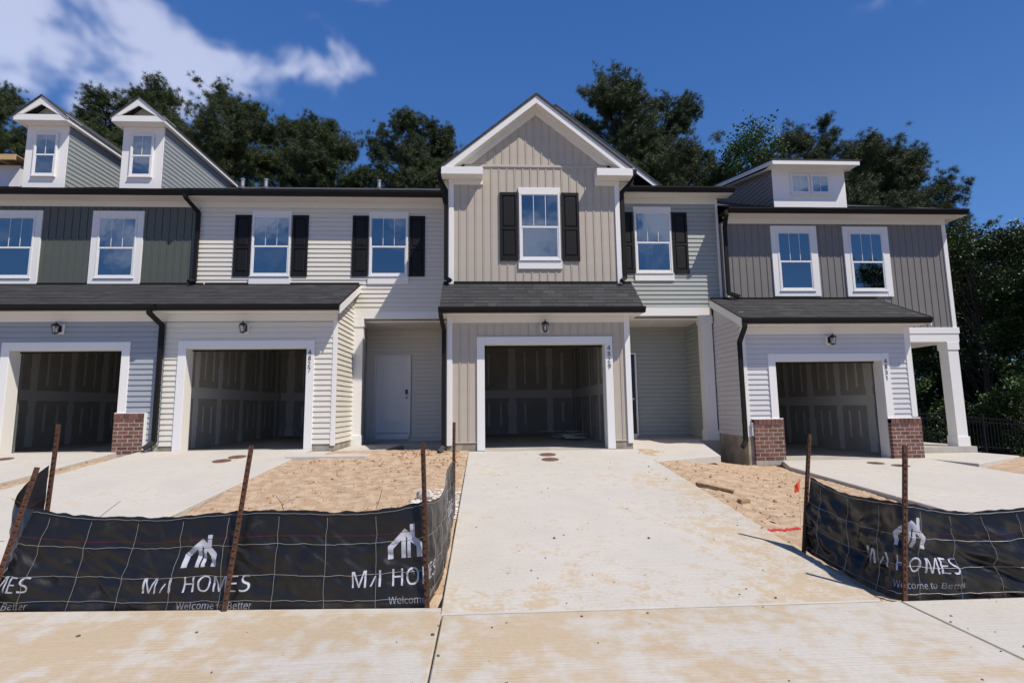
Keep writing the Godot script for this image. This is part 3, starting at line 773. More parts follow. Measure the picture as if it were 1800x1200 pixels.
func unit3():
	var h := thing("townhouse", "beige board and batten townhouse with a steep front gable", "house", Vector3(1.15, 0.0, -1.0), "attached townhouses in the row")
	var rx := 1.18; var ry := 7.93; var sl := 0.82
	# upper bump-out
	part_box(h, "wall", M.s_beige, -0.785, 3.045, 2.95, 6.1, -9.0, -0.422)
	batten_wall(h, -0.72, 2.98, -0.42, M.s_beige, func(_x): return 3.625, func(_x): return 6.29)
	var gw := MB.new(); gw.prism([Vector2(-0.7, 6.1), Vector2(3.06, 6.1), Vector2(rx, 6.1 + 1.88 * sl - 0.02)], -9.0, -0.421)
	obj(gw, "gable_wall", M.s_beige, h)
	batten_wall(h, -0.28, 2.64, -0.42, M.s_beige, func(_x): return 6.345, func(x): return maxf(6.345, 7.56 - sl * absf(x - rx)))
	trim_box(h, "gable_belt", M.s_beige, -0.45, 2.8, 6.29, 6.345, -0.419, -0.39)
	trim_box(h, "corner_board", M.white, -0.80, -0.69, 3.57, 5.88, -0.44, -0.385)
	trim_box(h, "corner_board", M.white, 2.95, 3.06, 3.57, 5.88, -0.44, -0.385)
	trim_box(h, "starter_strip", M.s_beige, -0.69, 2.95, 3.6, 3.624, -0.419, -0.395)
	# gable roof: two slopes, rake boards, sloped soffits, frieze
	for side in [-1, 1]:
		var ex: float = rx + side * 2.13; var ey := ry - 2.13 * sl
		var rf := MB.new(); rf.prism([Vector2(rx, ry), Vector2(ex, ey), Vector2(ex, ey - 0.05), Vector2(rx, ry - 0.06)], -9.0, -0.095)
		obj(rf, "roof", M.roofing, h)
		var rk := MB.new(); rk.prism([Vector2(rx, ry - 0.061), Vector2(ex, ey - 0.051), Vector2(ex - side * 0.0, ey - 0.06), Vector2(ex - side * 0.2, ey - 0.02), Vector2(rx, ry - 0.245)], -0.145, -0.12)
		var rk2 := MB.new(); rk2.prism([Vector2(rx, ry - 0.061), Vector2(ex, ey - 0.051), Vector2(ex, ey - 0.11), Vector2(ex - side * 0.14, ey - 0.115), Vector2(rx, ry - 0.235)], -0.145, -0.12)
		obj(rk2, "rake_board", M.white, h)
		var so := MB.new(); so.prism([Vector2(rx, ry - 0.2), Vector2(ex - side * 0.1, ey - 0.118), Vector2(ex - side * 0.1, ey - 0.13), Vector2(rx, ry - 0.215)], -0.4, -0.146)
		obj(so, "soffit", M.soffit, h)
		var fz := MB.new(); fz.prism([Vector2(rx, ry - 0.216), Vector2(rx + side * 1.66, ry - 0.216 - 1.66 * sl), Vector2(rx + side * 1.48, ry - 0.216 - 1.66 * sl), Vector2(rx, ry - 0.37)], -0.418, -0.385)
		obj(fz, "frieze_board", M.soffit, h)
	for q in [[-0.95, -0.04, -0.79], [2.5, 3.31, 3.05]]:
		var rt := MB.new()
		rt.cbox(q[0], q[1], 5.985, 6.155, -0.145, -0.1)
		rt.box(q[0], q[1], 5.986, 6.0, -0.417, -0.146); rt.box(q[0], q[1], 6.135, 6.154, -0.417, -0.146)
		rt.box(q[0], q[0] + 0.014, 6.0, 6.135, -0.417, -0.146); rt.box(q[1] - 0.014, q[1], 6.0, 6.135, -0.417, -0.146)
		obj(rt, "cornice_return", M.white, h)
		trim_box(h, "frieze_board", M.soffit, maxf(q[0], -0.8), minf(q[1], 3.06), 5.865, 5.984, -0.419, -0.37)
		var se := MB.new(); se.box(minf(q[0], q[2]) if q[0] < 0 else q[2], q[2] if q[0] < 0 else q[1], 5.96, 5.975, -2.0, -0.42)
		obj(se, "soffit", M.soffit, h)
	# side gutters of the gable roof
	for q in [[-0.95, -1], [3.31, 1]]:
		var gt := MB.new(); var a: float = q[0] + (0.0 if q[1] > 0 else -0.1)
		gt.box(a, a + 0.1, 6.04, 6.15, -2.3, -0.14)
		obj(gt, "gutter", M.black, h)
	window(h, 0.77, 1.69, 4.13, 5.68, -0.415, "head")
	shutter(h, 0.335, 0.735, 4.11, 5.69, -0.42)
	shutter(h, 1.725, 2.125, 4.11, 5.69, -0.42)
	# garage
	garage(h, -0.79, 3.045, 0.0, -0.02, 2.515, 0.02, 2.2, 2.86, 0.16)
	batten_wall(h, -0.69, 2.94, 0.0, M.s_beige, func(_x): return 0.2, func(_x): return 2.66, [[-0.19, 2.68, -1.0, 2.365]])
	trim_box(h, "corner_board", M.white, -0.80, -0.69, 0.13, 2.8, -0.03, 0.04)
	trim_box(h, "corner_board", M.white, 2.94, 3.055, 0.13, 2.8, -0.03, 0.04)
	trim_box(h, "starter_strip", M.s_beige, -0.69, -0.19, 0.175, 0.199, 0.001, 0.025)
	trim_box(h, "starter_strip", M.s_beige, 2.68, 2.94, 0.175, 0.199, 0.001, 0.025)
	part_box(h, "foundation", M.foundation, -0.79, -0.19, -0.4, 0.17, -0.1, 0.008)
	part_box(h, "foundation", M.foundation, 2.68, 3.045, -0.4, 0.17, -0.1, 0.008)
	eave(h, -0.93, 3.28, 0.0, 0.35, 2.92, 2.8, 2.66, -0.79, 3.05)
	lean_roof(h, -0.93, 3.28, 0.375, 2.935, -0.421, 3.6, [])
	for q in [[-0.93, -0.8], [3.06, 3.28]]:
		var sd := MB.new(); sd.prism([Vector2(0.34, 2.815), Vector2(-0.42, 2.815), Vector2(-0.42, 3.5), Vector2(0.34, 2.87)], q[0], q[1], 0)
		obj(sd, "roof_end", M.white, h)
	part_box(h, "side_wall", M.s_beige, -0.786, -0.70, -0.3, 3.2, -9.0, -0.12)
	part_box(h, "side_wall", M.s_beige, 2.96, 3.042, -0.3, 3.2, -9.0, -0.12)
	house_number(h, "4829", 2.595, 2.11, 0.04)
	downspout(h, [Vector3(-0.9, 2.84, 0.41), Vector3(-0.9, 2.76, 0.41), Vector3(-0.86, 2.5, 0.06), Vector3(-0.86, 0.12, 0.06), Vector3(-0.93, 0.02, 0.18)])
	downspout(h, [Vector3(-1.0, 6.06, -0.42), Vector3(-0.985, 5.96, -0.42), Vector3(-0.86, 5.72, -0.4), Vector3(-0.86, 3.72, -0.4), Vector3(-0.76, 3.64, -0.3)])
	downspout(h, [Vector3(3.37, 6.06, -0.42), Vector3(3.36, 5.97, -0.42), Vector3(3.12, 5.72, -0.4), Vector3(3.12, 3.72, -0.4), Vector3(3.02, 3.64, -0.3)])
	# sage clapboard bay beside the gable
	part_box(h, "wall", M.s_sage, 3.05, 6.04, 3.35, 6.1, -12.0, -2.001)
	part_box(h, "wall", M.s_sage, 3.05, 5.72, -0.3, 3.3, -12.0, -3.402)
	lap_wall(h, 0, 3.06, 6.0, 3.345, 6.08, -2.0, M.s_sage)
	trim_box(h, "corner_board", M.white, 6.0, 6.06, 3.3, 6.08, -2.02, -1.965)
	window(h, 3.84, 4.795, 4.245, 5.87, -1.99, "head")
	shutter(h, 3.42, 3.81, 4.225, 5.85, -2.0)
	shutter(h, 4.83, 5.225, 4.225, 5.85, -2.0)
	trim_box(h, "porch_beam", M.white, 3.05, 5.74, 3.14, 3.343, -2.15, -1.972)
	eave(h, 3.07, 6.33, -2.0, 0.36, 6.37, 6.24, 6.08, 3.07, 6.06)
	main_roof(h, 3.07, 6.33, 6.38)
	pillar(h, 5.46, 5.74, 0.03, 3.138, -2.22, -1.985)
	part_box(h, "porch_slab", M.concrete, 3.05, 5.78, -0.4, 0.03, -3.4, -1.95)
	lap_wall(h, 0, 3.06, 5.72, 0.1, 3.08, -3.4, M.s_sage)
	lap_wall(h, -1, -3.4, -2.2, 0.1, 3.08, 5.6, M.s_sage)
	part_box(h, "side_wall", M.s_sage, 5.602, 5.78, -0.3, 3.1, -3.4, -2.1)
	porch_ceiling(h, 3.05, 5.6, 3.06, -3.4, -2.16)
	door(h, 3.23, 4.1, 0.15, 2.3, -3.385, M.dark_door)
	var rl := MB.new(); rl.lathe([Vector2(0.0, 3.045), Vector2(0.07, 3.045), Vector2(0.09, 3.058)], Vector3(4.35, 0, -2.75), 14)
	obj(rl, "recessed_light", M.white, h)
	# cross gable behind
	for side in [-1, 1]:
		var rf := MB.new(); var gx := 1.95; var gy := 9.1; var hwd := 2.9; var s2 := 0.807
		rf.prism([Vector2(gx, gy), Vector2(gx + side * hwd, gy - hwd * s2), Vector2(gx + side * hwd, gy - hwd * s2 - 0.05), Vector2(gx, gy - 0.06)], -9.5, -2.45)
		obj(rf, "roof", M.roofing, h)
		var rk := MB.new(); rk.prism([Vector2(gx, gy - 0.061), Vector2(gx + side * hwd, gy - hwd * s2 - 0.051), Vector2(gx + side * hwd, gy - hwd * s2 - 0.2), Vector2(gx, gy - 0.24)], -2.5, -2.475)
		obj(rk, "rake_board", M.white, h)
	var g2 := MB.new(); g2.prism([Vector2(-0.6, 6.2), Vector2(4.5, 6.2), Vector2(4.5, 6.6), Vector2(1.95, 8.8), Vector2(-0.6, 6.6)], -9.4, -2.75)
	obj(g2, "gable_wall", M.s_grey, h)

func unit4():
	var h := thing("townhouse", "taupe board and batten townhouse with brick piers and a low shed dormer", "house", Vector3(9.0, -0.35, -2.0), "attached townhouses in the row")
	part_box(h, "wall", M.s_taupe, 6.08, 12.02, 2.78, 5.55, -11.0, -1.802)
	part_box(h, "wall", M.s_taupe, 9.7, 10.6, -0.6, 2.6, -11.0, -5.0)
	part_box(h, "wall", M.s_lilac, 5.9, 9.7, -0.6, 2.77, -11.0, -7.2)
	batten_wall(h, 6.14, 11.93, -1.8, M.s_taupe, func(_x): return 2.785, func(_x): return 5.49)
	trim_box(h, "corner_board", M.white, 11.92, 12.03, 2.78, 5.49, -1.83, -1.775)
	trim_box(h, "corner_board", M.white, 6.07, 6.14, 2.8, 5.49, -1.83, -1.775)
	window(h, 7.465, 8.375, 3.74, 5.285, -1.795, "full")
	window(h, 9.375, 10.285, 3.73, 5.275, -1.795, "full")
	eave(h, 6.08, 12.28, -1.8, 0.36, 5.755, 5.63, 5.49, 6.14, 12.03)
	part_box(h, "soffit", M.soffit, 12.03, 12.28, 5.63, 5.642, -11.0, -1.82)
	part_box(h, "fascia", M.white, 12.28, 12.3, 5.62, 5.745, -11.0, -1.44)
	# hipped main roof
	var ze := -1.4; var ye := 5.77; var p := 0.45
	var rf := MB.new(); var xr := 12.32; var dd := 5.5
	var A := Vector3(6.06, ye, ze); var B := Vector3(xr, ye, ze); var Cc := Vector3(xr - dd, ye + dd * p, ze - dd); var D := Vector3(6.06, ye + dd * p, ze - dd)
	var E := Vector3(xr, ye, ze - 2 * dd); var Fv := Vector3(6.06, ye, ze - 2 * dd)
	rf.quad(A, B, Cc, D); rf.tri(B, E, Cc); rf.quad(E, Fv, D, Cc); rf.quad(Fv, E, B, A); rf.quad(A, D, D, Fv); rf.tri(A, D, Fv)
	obj(rf, "roof", M.roofing, h)
	shingles(h, 6.06, 11.2, ze, ye + 0.004, ze - 0.9, ye + 0.004 + 0.9 * p)
	# shed dormer
	var zf := -1.6
	var q := 0.23
	var body := MB.new(); body.prism([Vector2(zf - 0.01, 5.8), Vector2(zf - 0.01, 6.86), Vector2(-6.6, 6.86 + 5.0 * q), Vector2(-6.6, 7.9)], 7.37, 9.27, 0)
	var d = obj(body, "dormer", M.s_taupe, h)
	var fr := MB.new(); fr.cbox(7.36, 9.28, 5.86, 6.88, zf, zf + 0.02, 0.003)
	obj(fr, "front_panel", M.white, d)
	for side in [-1, 1]:
		var s: float = 7.37 if side < 0 else 9.27
		var y := 5.88
		while y < 7.9:
			var z0: float = zf if y + EXPO < 6.86 else zf - (y + EXPO - 6.86) / q
			var z0b: float = zf if y < 6.86 else zf - (y - 6.86) / q
			var zb0 := -1.4 - (y - 5.77) / p; var zb1 := -1.4 - (y + EXPO - 5.77) / p
			if z0 - 0.05 < zb1: break
			var b := MB.new(); var t: float = 0.017 * side; var u: float = 0.004 * side
			var p0 := Vector3(s + t, y, z0b); var p1 := Vector3(s + t, y, zb0); var p2 := Vector3(s + u, y + EXPO, zb1); var p3 := Vector3(s + u, y + EXPO, z0)
			var q0 := Vector3(s, y, z0b); var q1 := Vector3(s, y, zb0)
			if side > 0: b.quad(p0, p1, p2, p3); b.quad(q0, q1, p1, p0)
			else: b.quad(p1, p0, p3, p2); b.quad(q1, q0, p0, p1)
			obj(b, "siding_course", M.s_taupe, d)
			y += EXPO
	var dr := MB.new(); dr.prism([Vector2(-1.22, 6.98), Vector2(-6.8, 6.98 + 5.58 * q), Vector2(-6.8, 6.94 + 5.58 * q), Vector2(-1.22, 6.94)], 7.17, 9.47, 0)
	obj(dr, "roof", M.roofing, d)
	var df := MB.new(); df.cbox(7.19, 9.45, 6.84, 6.965, -1.25, -1.225, 0.003)
	obj(df, "fascia", M.white, d)
	for side in [-1, 1]:
		var xa: float = 7.185 if side < 0 else 9.435
		var rk := MB.new(); rk.prism([Vector2(-1.251, 6.945), Vector2(-6.7, 6.945 + 5.45 * q), Vector2(-6.7, 6.83 + 5.45 * q), Vector2(-1.251, 6.842)], xa, xa + 0.02, 0)
		obj(rk, "rake_board", M.white, d)
		var so := MB.new(); var xb: float = 7.206 if side < 0 else 9.29
		so.prism([Vector2(-1.6, 6.87), Vector2(-6.6, 6.87 + 5.0 * q), Vector2(-6.6, 6.86 + 5.0 * q), Vector2(-1.6, 6.858)], xb, xb + 0.145, 0)
		obj(so, "soffit", M.white, d)
	part_box(d, "soffit", M.white, 7.206, 9.434, 6.858, 6.87, -1.579, -1.252)
	for xw in [7.82, 8.345]:
		window(d, xw, xw + 0.5, 6.22, 6.73, zf + 0.02, "none", 2, true)
	trim_box(d, "window_sill", M.white, 7.79, 8.875, 6.17, 6.196, zf + 0.021, zf + 0.075)
	# garage
	var fy := -0.33
	garage(h, 5.79, 9.72, -0.6, 6.52, 9.01, fy, 1.85, 2.62, 0.17, [0.57, 0.55])
	lap_wall(h, 0, 5.85, 9.6, 0.2, 2.46, -0.6, M.s_lilac, [[6.35, 9.18, -1, 2.02], [5.9, 6.6, -1, 0.58], [9.0, 9.8, -1, 0.57]])
	trim_box(h, "corner_board", M.white, 5.765, 5.86, 0.18, 2.62, -0.62, -0.565)
	trim_box(h, "corner_board", M.white, 9.6, 9.735, 0.58, 2.62, -0.62, -0.565)
	lap_wall(h, -1, -1.98, -0.63, 0.2, 2.95, 5.785, M.s_lilac)
	part_box(h, "side_wall", M.s_lilac, 5.787, 5.9, -0.5, 3.0, -7.1, -0.64)
	part_box(h, "side_wall", M.s_lilac, 9.66, 9.722, -0.6, 2.77, -7.1, -0.64)
	var gb := MB.new(); gb.prism([Vector2(-0.62, 2.62), Vector2(-1.98, 2.62), Vector2(-1.98, 3.4), Vector2(-0.62, 2.75)], 5.786, 5.9, 0)
	obj(gb, "gable_wall", M.s_lilac, h)
	part_box(h, "foundation", M.foundation, 5.77, 6.0, -0.8, 0.18, -2.0, -0.56)
	brick_pier(h, 5.9, 6.575, fy, 0.555, -0.6, -0.5)
	trim_box(h, "pier_cap_trim", M.white, 5.88, 6.59, 0.558, 0.58, -0.598, -0.53)
	brick_pier(h, 9.03, 9.74, fy, 0.535, -0.6, -0.5)
	trim_box(h, "pier_cap_trim", M.white, 9.0, 9.755, 0.538, 0.56, -0.598, -0.53)
	trim_box(h, "corner_trim", M.white, 5.86, 5.898, 0.2, 0.5, -0.598, -0.52)
	eave(h, 5.66, 9.94, -0.6, 0.35, 2.77, 2.64, 2.46, 5.78, 9.74)
	lean_roof(h, 5.64, 9.96, -0.22, 2.785, -1.799, 3.52, [-1, 1])
	house_number(h, "4831", 9.085, 1.83, -0.56)
	downspout(h, [Vector3(6.0, 5.68, -1.38), Vector3(6.0, 5.58, -1.38), Vector3(6.1, 5.36, -1.72), Vector3(6.1, 3.66, -1.72), Vector3(6.32, 3.55, -1.62)])
	downspout(h, [Vector3(5.68, 2.68, -0.19), Vector3(5.68, 2.58, -0.19), Vector3(5.70, 2.28, -0.52), Vector3(5.70, 0.1, -0.52), Vector3(5.58, -0.02, -0.42)])
	# side porch
	trim_box(h, "porch_beam", M.white, 9.73, 12.05, 2.41, 2.62, -2.02, -1.77)
	trim_box(h, "porch_beam", M.white, 9.735, 12.07, 2.621, 2.778, -2.04, -1.755)
	part_box(h, "porch_beam", M.white, 11.8, 12.05, 2.41, 2.76, -5.0, -2.021)
	pillar(h, 11.72, 12.0, -0.2, 2.409, -2.05, -1.78)
	porch_ceiling(h, 9.73, 11.8, 2.5, -5.0, -2.021)
	part_box(h, "porch_slab", M.concrete, 9.75, 12.12, -0.5, -0.2, -5.0, -1.7)

func unfinished_house():
	var h := thing("unfinished_house", "unfinished house in white wrap with a bare lumber eave behind the dormer", "house", Vector3(-15.0, 0.0, -6.0))
	part_box(h, "wall", M.housewrap, -18.5, -12.32, -0.3, 7.42, -10.0, -3.0, "white wrapped wall")
	trim_box(h, "lumber_fascia", M.lumber, -18.7, -12.2, 7.43, 7.56, -2.72, -2.68)
	part_box(h, "roof_sheathing", M.lumber, -18.7, -12.2, 7.56, 7.58, -10.2, -2.68)
	for i in 9:
		part_box(h, "rafter_tail", M.lumber, -18.4 + i * 0.72, -18.36 + i * 0.72, 7.43, 7.558, -3.2, -2.721)

# ---------------------------------------------------------------- ground, concrete
var gn := FastNoiseLite.new()
var gf := FastNoiseLite.new()
func yard(x: float, z: float) -> float:  # level of the finished slope, without roughness
	var zc := clampf(z, 0.0, 6.78)
	var a := 0.02 - 0.0975 * zc
	var b := -0.355 - 0.046 * (clampf(z, -0.6, 6.78) + 0.6)
	var y := lerpf(a, b, smoothstep(3.3, 5.8, x))
	if x > 12.3: y = lerpf(y, -1.05 - 0.055 * maxf(0.0, -z - 6.5), smoothstep(12.3, 15.5, x))
	if z < -9.0: y -= 0.02 * (-9.0 - z)
	return y
func slab_here(x: float, z: float) -> float:  # how far soil is dug out under slabs and houses
	if z > 6.76 or (x > -3.94 and x < -0.32 and z > 6.24 + (x + 3.92) * 0.056): return 0.22
	if z < -0.35 and x < 9.8 and z > -12.5: return 0.25
	if z < -1.6 and x < 12.2 and z > -12.5: return 0.25
	for r in [[-14.0, -7.6], [-7.2, -3.86], [-0.35, 3.1], [6.18, 10.0]]:
		if x > r[0] and x < r[1] and z > -0.6: return 0.14
	return 0.0
func soil_y(x: float, z: float) -> float:
	var y := yard(x, z) - 0.035 + gn.get_noise_2d(x * 10.0, z * 10.0) * 0.022 + gf.get_noise_2d(x * 10.0, z * 10.0) * 0.014 - maxf(0.0, 0.35 - absf(gn.get_noise_2d(x * 3.0 + 90.0, z * 3.0))) * 0.03
	# a low berm of loose soil against the fence cloth and the house walls
	if z < 1.2 and z > -0.3 and x > -3.2 and x < -0.3: y += 0.06 * (1.2 - z) / 1.5
	return y
func ground():
	gn.seed = 5; gn.frequency = 0.09; gn.fractal_octaves = 4
	gf.seed = 6; gf.frequency = 0.9; gf.fractal_octaves = 3
	var xs := []; var zs := []
	var x := -90.0
	while x < 90.0:
		xs.append(x)
		x += 0.06 if x > -8.2 and x < 6.6 else (0.3 if x > -13.0 and x < 20.0 else 3.0)
	var z := -90.0
	while z < 60.0:
		zs.append(z)
		z += 0.06 if z > -0.6 and z < 6.9 else (0.4 if z > -12.0 and z < 12.0 else 3.0)
	var st := PackedVector3Array(); var cs := PackedColorArray(); var us := PackedVector2Array(); var ix := PackedInt32Array()
	for k in zs.size():
		for i in xs.size():
			var px: float = xs[i]; var pz: float = zs[k]
			st.append(Vector3(px, soil_y(px, pz) - slab_here(px, pz), pz))
			us.append(Vector2(px, pz))
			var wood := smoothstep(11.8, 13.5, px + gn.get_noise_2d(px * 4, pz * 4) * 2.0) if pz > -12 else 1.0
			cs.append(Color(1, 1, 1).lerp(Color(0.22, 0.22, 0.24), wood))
	var w := xs.size()
	for k in zs.size() - 1:
		for i in w - 1:
			var a := k * w + i
			ix.append(a); ix.append(a + 1); ix.append(a + w); ix.append(a + 1); ix.append(a + w + 1); ix.append(a + w)
	var arr := []; arr.resize(Mesh.ARRAY_MAX)
	arr[Mesh.ARRAY_VERTEX] = st; arr[Mesh.ARRAY_COLOR] = cs; arr[Mesh.ARRAY_TEX_UV] = us; arr[Mesh.ARRAY_INDEX] = ix
	var t := SurfaceTool.new(); var am0 := ArrayMesh.new(); am0.add_surface_from_arrays(Mesh.PRIMITIVE_TRIANGLES, arr)
	t.create_from(am0, 0); t.generate_normals()
	var m := textured("soil", mottled(61, 1024, Color(0.38, 0.272, 0.178), Color(0.465, 0.355, 0.252), 0.012, 0.2, 0.6), 3.0, 0.95, grey_tex(62, 512, 0.11, 6), 0.5)
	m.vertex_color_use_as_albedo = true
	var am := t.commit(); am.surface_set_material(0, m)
	var o := MeshInstance3D.new(); o.mesh = am
	put(o, "ground", self, Vector3.ZERO)
	tag(o, "bare sandy tan soil of the front yards", "", "", "structure")
func slab(parent: Node, called: String, poly: Array, a: float, bz: float, m: Material, thick := 0.11, bx := 0.0):
	var pts := PackedVector2Array(poly)
	if Geometry2D.is_polygon_clockwise(pts): pts.reverse()
	var b := MB.new(); var c := 0.008
	var inn := Geometry2D.offset_polygon(pts, -c, Geometry2D.JOIN_MITER)[0] as PackedVector2Array
	var yy := func(p: Vector2) -> float: return a + bz * p.y + bx * p.x
	var top := func(p: Vector2, d: float) -> Vector3: return Vector3(p.x, yy.call(p) - d, p.y)
	var ti := Geometry2D.triangulate_polygon(inn)
	for k in range(0, ti.size(), 3):
		var p0: Vector2 = inn[ti[k]]; var p1: Vector2 = inn[ti[k + 1]]; var p2: Vector2 = inn[ti[k + 2]]
		if (p1 - p0).cross(p2 - p0) > 0: var q = p1; p1 = p2; p2 = q
		b.tri(top.call(p0, 0.0), top.call(p1, 0.0), top.call(p2, 0.0))
	if inn.size() == pts.size():
		# eased edge, then the side
		var off := 0; var best := 1e9
		for k in inn.size():
			if inn[k].distance_to(pts[0]) < best: best = inn[k].distance_to(pts[0]); off = k
		for k in pts.size():
			var p0: Vector2 = pts[k]; var p1: Vector2 = pts[(k + 1) % pts.size()]
			var i0: Vector2 = inn[(k + off) % pts.size()]; var i1: Vector2 = inn[(k + 1 + off) % pts.size()]
			b.quad(top.call(i1, 0.0), top.call(i0, 0.0), top.call(p0, c), top.call(p1, c))
			b.quad(top.call(p1, c), top.call(p0, c), top.call(p0, thick), top.call(p1, thick))
	return obj(b, called, m, parent)
func rect(x0, x1, z0, z1) -> Array: return [Vector2(x0, z0), Vector2(x1, z0), Vector2(x1, z1), Vector2(x0, z1)]
# poured concrete with soil smeared over it; bias(x, z) says how much soil lies there
func stained(key: String, seed_: int, w: int, h: int, x0: float, z0: float, mx: float, mz: float, bias: Callable):
	var n1 := noise_bytes(seed_, w, h, 3.2 / w, 6); var n2 := noise_bytes(seed_ + 1, w, h, 0.16, 3); var n3 := noise_bytes(seed_ + 2, w, h, 14.0 / w, 5); var n4 := noise_bytes(seed_ + 3, w, h, 60.0 / w, 3)
	var lut := PackedByteArray(); lut.resize(4096)
	for i in 4096: lut[i] = srgb8(i / 4095.0)
	var d := PackedByteArray(); d.resize(w * h * 3)
	for j in h:
		var pz := z0 + mz * (j + 0.5) / h
		for i in w:
			var k := j * w + i
			var a: float = n1[k] / 255.0; var c: float = n3[k] / 255.0; var e: float = n4[k] / 255.0
			var s: float = bias.call(x0 + mx * (i + 0.5) / w, pz)
			var t := smoothstep(0.56, 0.9, a * 0.3 + c * 0.42 + e * 0.32 + s * 0.42)
			var g := 1.0 + (n2[k] / 255.0 - 0.5) * 0.14 + (a - 0.5) * 0.12
			d[k * 3] = lut[clampi(int(lerpf(0.495, 0.45, t) * g * 4095), 0, 4095)]
			d[k * 3 + 1] = lut[clampi(int(lerpf(0.475, 0.365, t) * g * 4095), 0, 4095)]
			d[k * 3 + 2] = lut[clampi(int(lerpf(0.437, 0.258, t) * g * 4095), 0, 4095)]
	var m := mat(key, Color(1, 1, 1), 0.85)
	m.albedo_texture = tex_from(w, h, d)
	m.uv1_scale = Vector3(1.0 / mx, 1.0 / mz, 1); m.uv1_offset = Vector3(-x0 / mx, -z0 / mz, 0)
	var thin := FastNoiseLite.new(); thin.seed = seed_ + 9; thin.frequency = 0.22; thin.fractal_octaves = 3
	var bi := thin.get_seamless_image(48, 1024); bi.convert(Image.FORMAT_L8); bi.resize(768, 1024, Image.INTERPOLATE_CUBIC)
	var cb := ImageTexture.create_from_image(bi)
	m.heightmap_enabled = true; m.heightmap_texture = cb; m.heightmap_scale = 0.35
	return m
func concrete_work():
	stained("drive3", 71, 640, 1216, -0.5, -0.1, 3.8, 7.2, func(x, z): return 0.05 + 0.52 * smoothstep(1.6, 3.1, x) * smoothstep(1.6, 3.2, z) + 0.25 * smoothstep(5.5, 6.9, z))
	stained("walk", 75, 1600, 400, -6.0, 6.7, 12.0, 3.0, func(x, z): return 0.52 - 0.18 * smoothstep(1.2, 3.0, x) - 0.1 * absf(z - 7.1) + (0.1 if x < -0.335 else 0.0) - 0.35 * smoothstep(3.2, 3.4, x))
	stained("drive", 79, 512, 896, 0.0, 0.0, 4.0, 7.0, func(x, z): return -0.02)
	var s3 := Node3D.new(); put(s3, "driveway", self, Vector3(1.4, 0, 3)); tag(s3, "pale concrete driveway of the gabled beige townhouse", "", "", "structure")
	slab(s3, "concrete_slab", rect(-0.35, 3.1, 0.052, 3.1), 0.02, -0.0975, M.drive3)
	slab(s3, "concrete_slab", rect(-0.35, 3.1, 3.107, 6.775), 0.02, -0.0975, M.drive3)
	var s2 := Node3D.new(); put(s2, "driveway", self, Vector3(-5.5, 0, 3)); tag(s2, "pale concrete driveway of the cream clapboard townhouse", "", "", "structure")
	slab(s2, "concrete_slab", [Vector2(-7.2, -0.548), Vector2(-3.66, -0.548), Vector2(-3.85, 3.1), Vector2(-7.2, 3.1)], 0.015, -0.0965, M.drive)
	slab(s2, "concrete_slab", [Vector2(-7.2, 3.108), Vector2(-3.85, 3.108), Vector2(-4.0, 6.775), Vector2(-7.2, 6.775)], 0.015, -0.0965, M.drive)
	var s1 := Node3D.new(); put(s1, "driveway", self, Vector3(-9.5, 0, 3)); tag(s1, "concrete driveway of the dark green townhouse", "", "", "structure")
	slab(s1, "concrete_slab", rect(-11.5, -7.62, -0.548, 3.1), 0.02, -0.0965, M.drive)
	slab(s1, "concrete_slab", rect(-11.5, -7.62, 3.108, 6.775), 0.02, -0.0965, M.drive)
	var s4 := Node3D.new(); put(s4, "driveway", self, Vector3(8, -0.5, 3)); tag(s4, "concrete driveway of the taupe townhouse", "", "", "structure")
	slab(s4, "concrete_slab", [Vector2(6.5, -0.548), Vector2(9.75, -0.548), Vector2(9.9, 3.1), Vector2(6.17, 3.1), Vector2(6.17, 0.3)], -0.36, -0.046, M.drive)
	slab(s4, "concrete_slab", rect(6.17, 9.9, 3.108, 6.775), -0.36, -0.046, M.drive)
	var w2 = slab(self, "path", [Vector2(-3.84, 0.5), Vector2(-2.33, 0.52), Vector2(-1.99, -1.945), Vector2(-3.2, -1.945), Vector2(-3.2, -0.54), Vector2(-3.62, -0.54)], 0.012, -0.0125, M.drive, 0.13)
	tag(w2, "concrete entry path leading to the white front door", "", "", "structure")
	var w3 = slab(self, "path", [Vector2(3.11, 1.3), Vector2(4.55, 0.75), Vector2(5.2, -1.945), Vector2(3.07, -1.945), Vector2(3.07, 0.1), Vector2(3.11, 0.1)], -0.045, -0.05, M.drive, 0.13)
	tag(w3, "concrete entry path beside the gabled beige garage", "", "", "structure")
	var w4 = slab(self, "path", [Vector2(9.92, 0.6), Vector2(12.2, -0.75), Vector2(12.1, -1.69), Vector2(9.77, -1.69), Vector2(9.77, -0.5)], -0.345, 0.0, M.drive, 0.13)
	tag(w4, "concrete path to the side porch with the white column", "", "", "structure")
	var sw := Node3D.new(); put(sw, "sidewalk", self, Vector3(0, -0.66, 8)); tag(sw, "soil stained concrete sidewalk", "", "", "structure")
	var e = [-14.9, -11.2, -7.5, -3.92, -0.34, 3.24, 6.8, 10.4, 14.0, 17.6]
	for i in e.size() - 1:
		var q := rect(e[i] + 0.006, e[i + 1] - 0.006, 6.787, 9.6)
		if i == 3: q[0].y = 6.43; q[1].y = 6.63
		slab(sw, "concrete_slab", q, -0.619, -0.004, M.walk)
	var kb := Node3D.new(); put(kb, "kerb", self, Vector3(0, -0.7, 9.8)); tag(kb, "concrete kerb of the street", "", "", "structure")
	slab(kb, "kerb_stone", rect(-40, 40, 9.607, 9.9), -0.68, 0.0, M.concrete, 0.2)
	var rd = slab(self, "road", rect(-60, 60, 9.905, 17.5), -0.8, 0.0, M.asphalt, 0.1)
	tag(rd, "asphalt street in front of the houses", "", "", "structure")

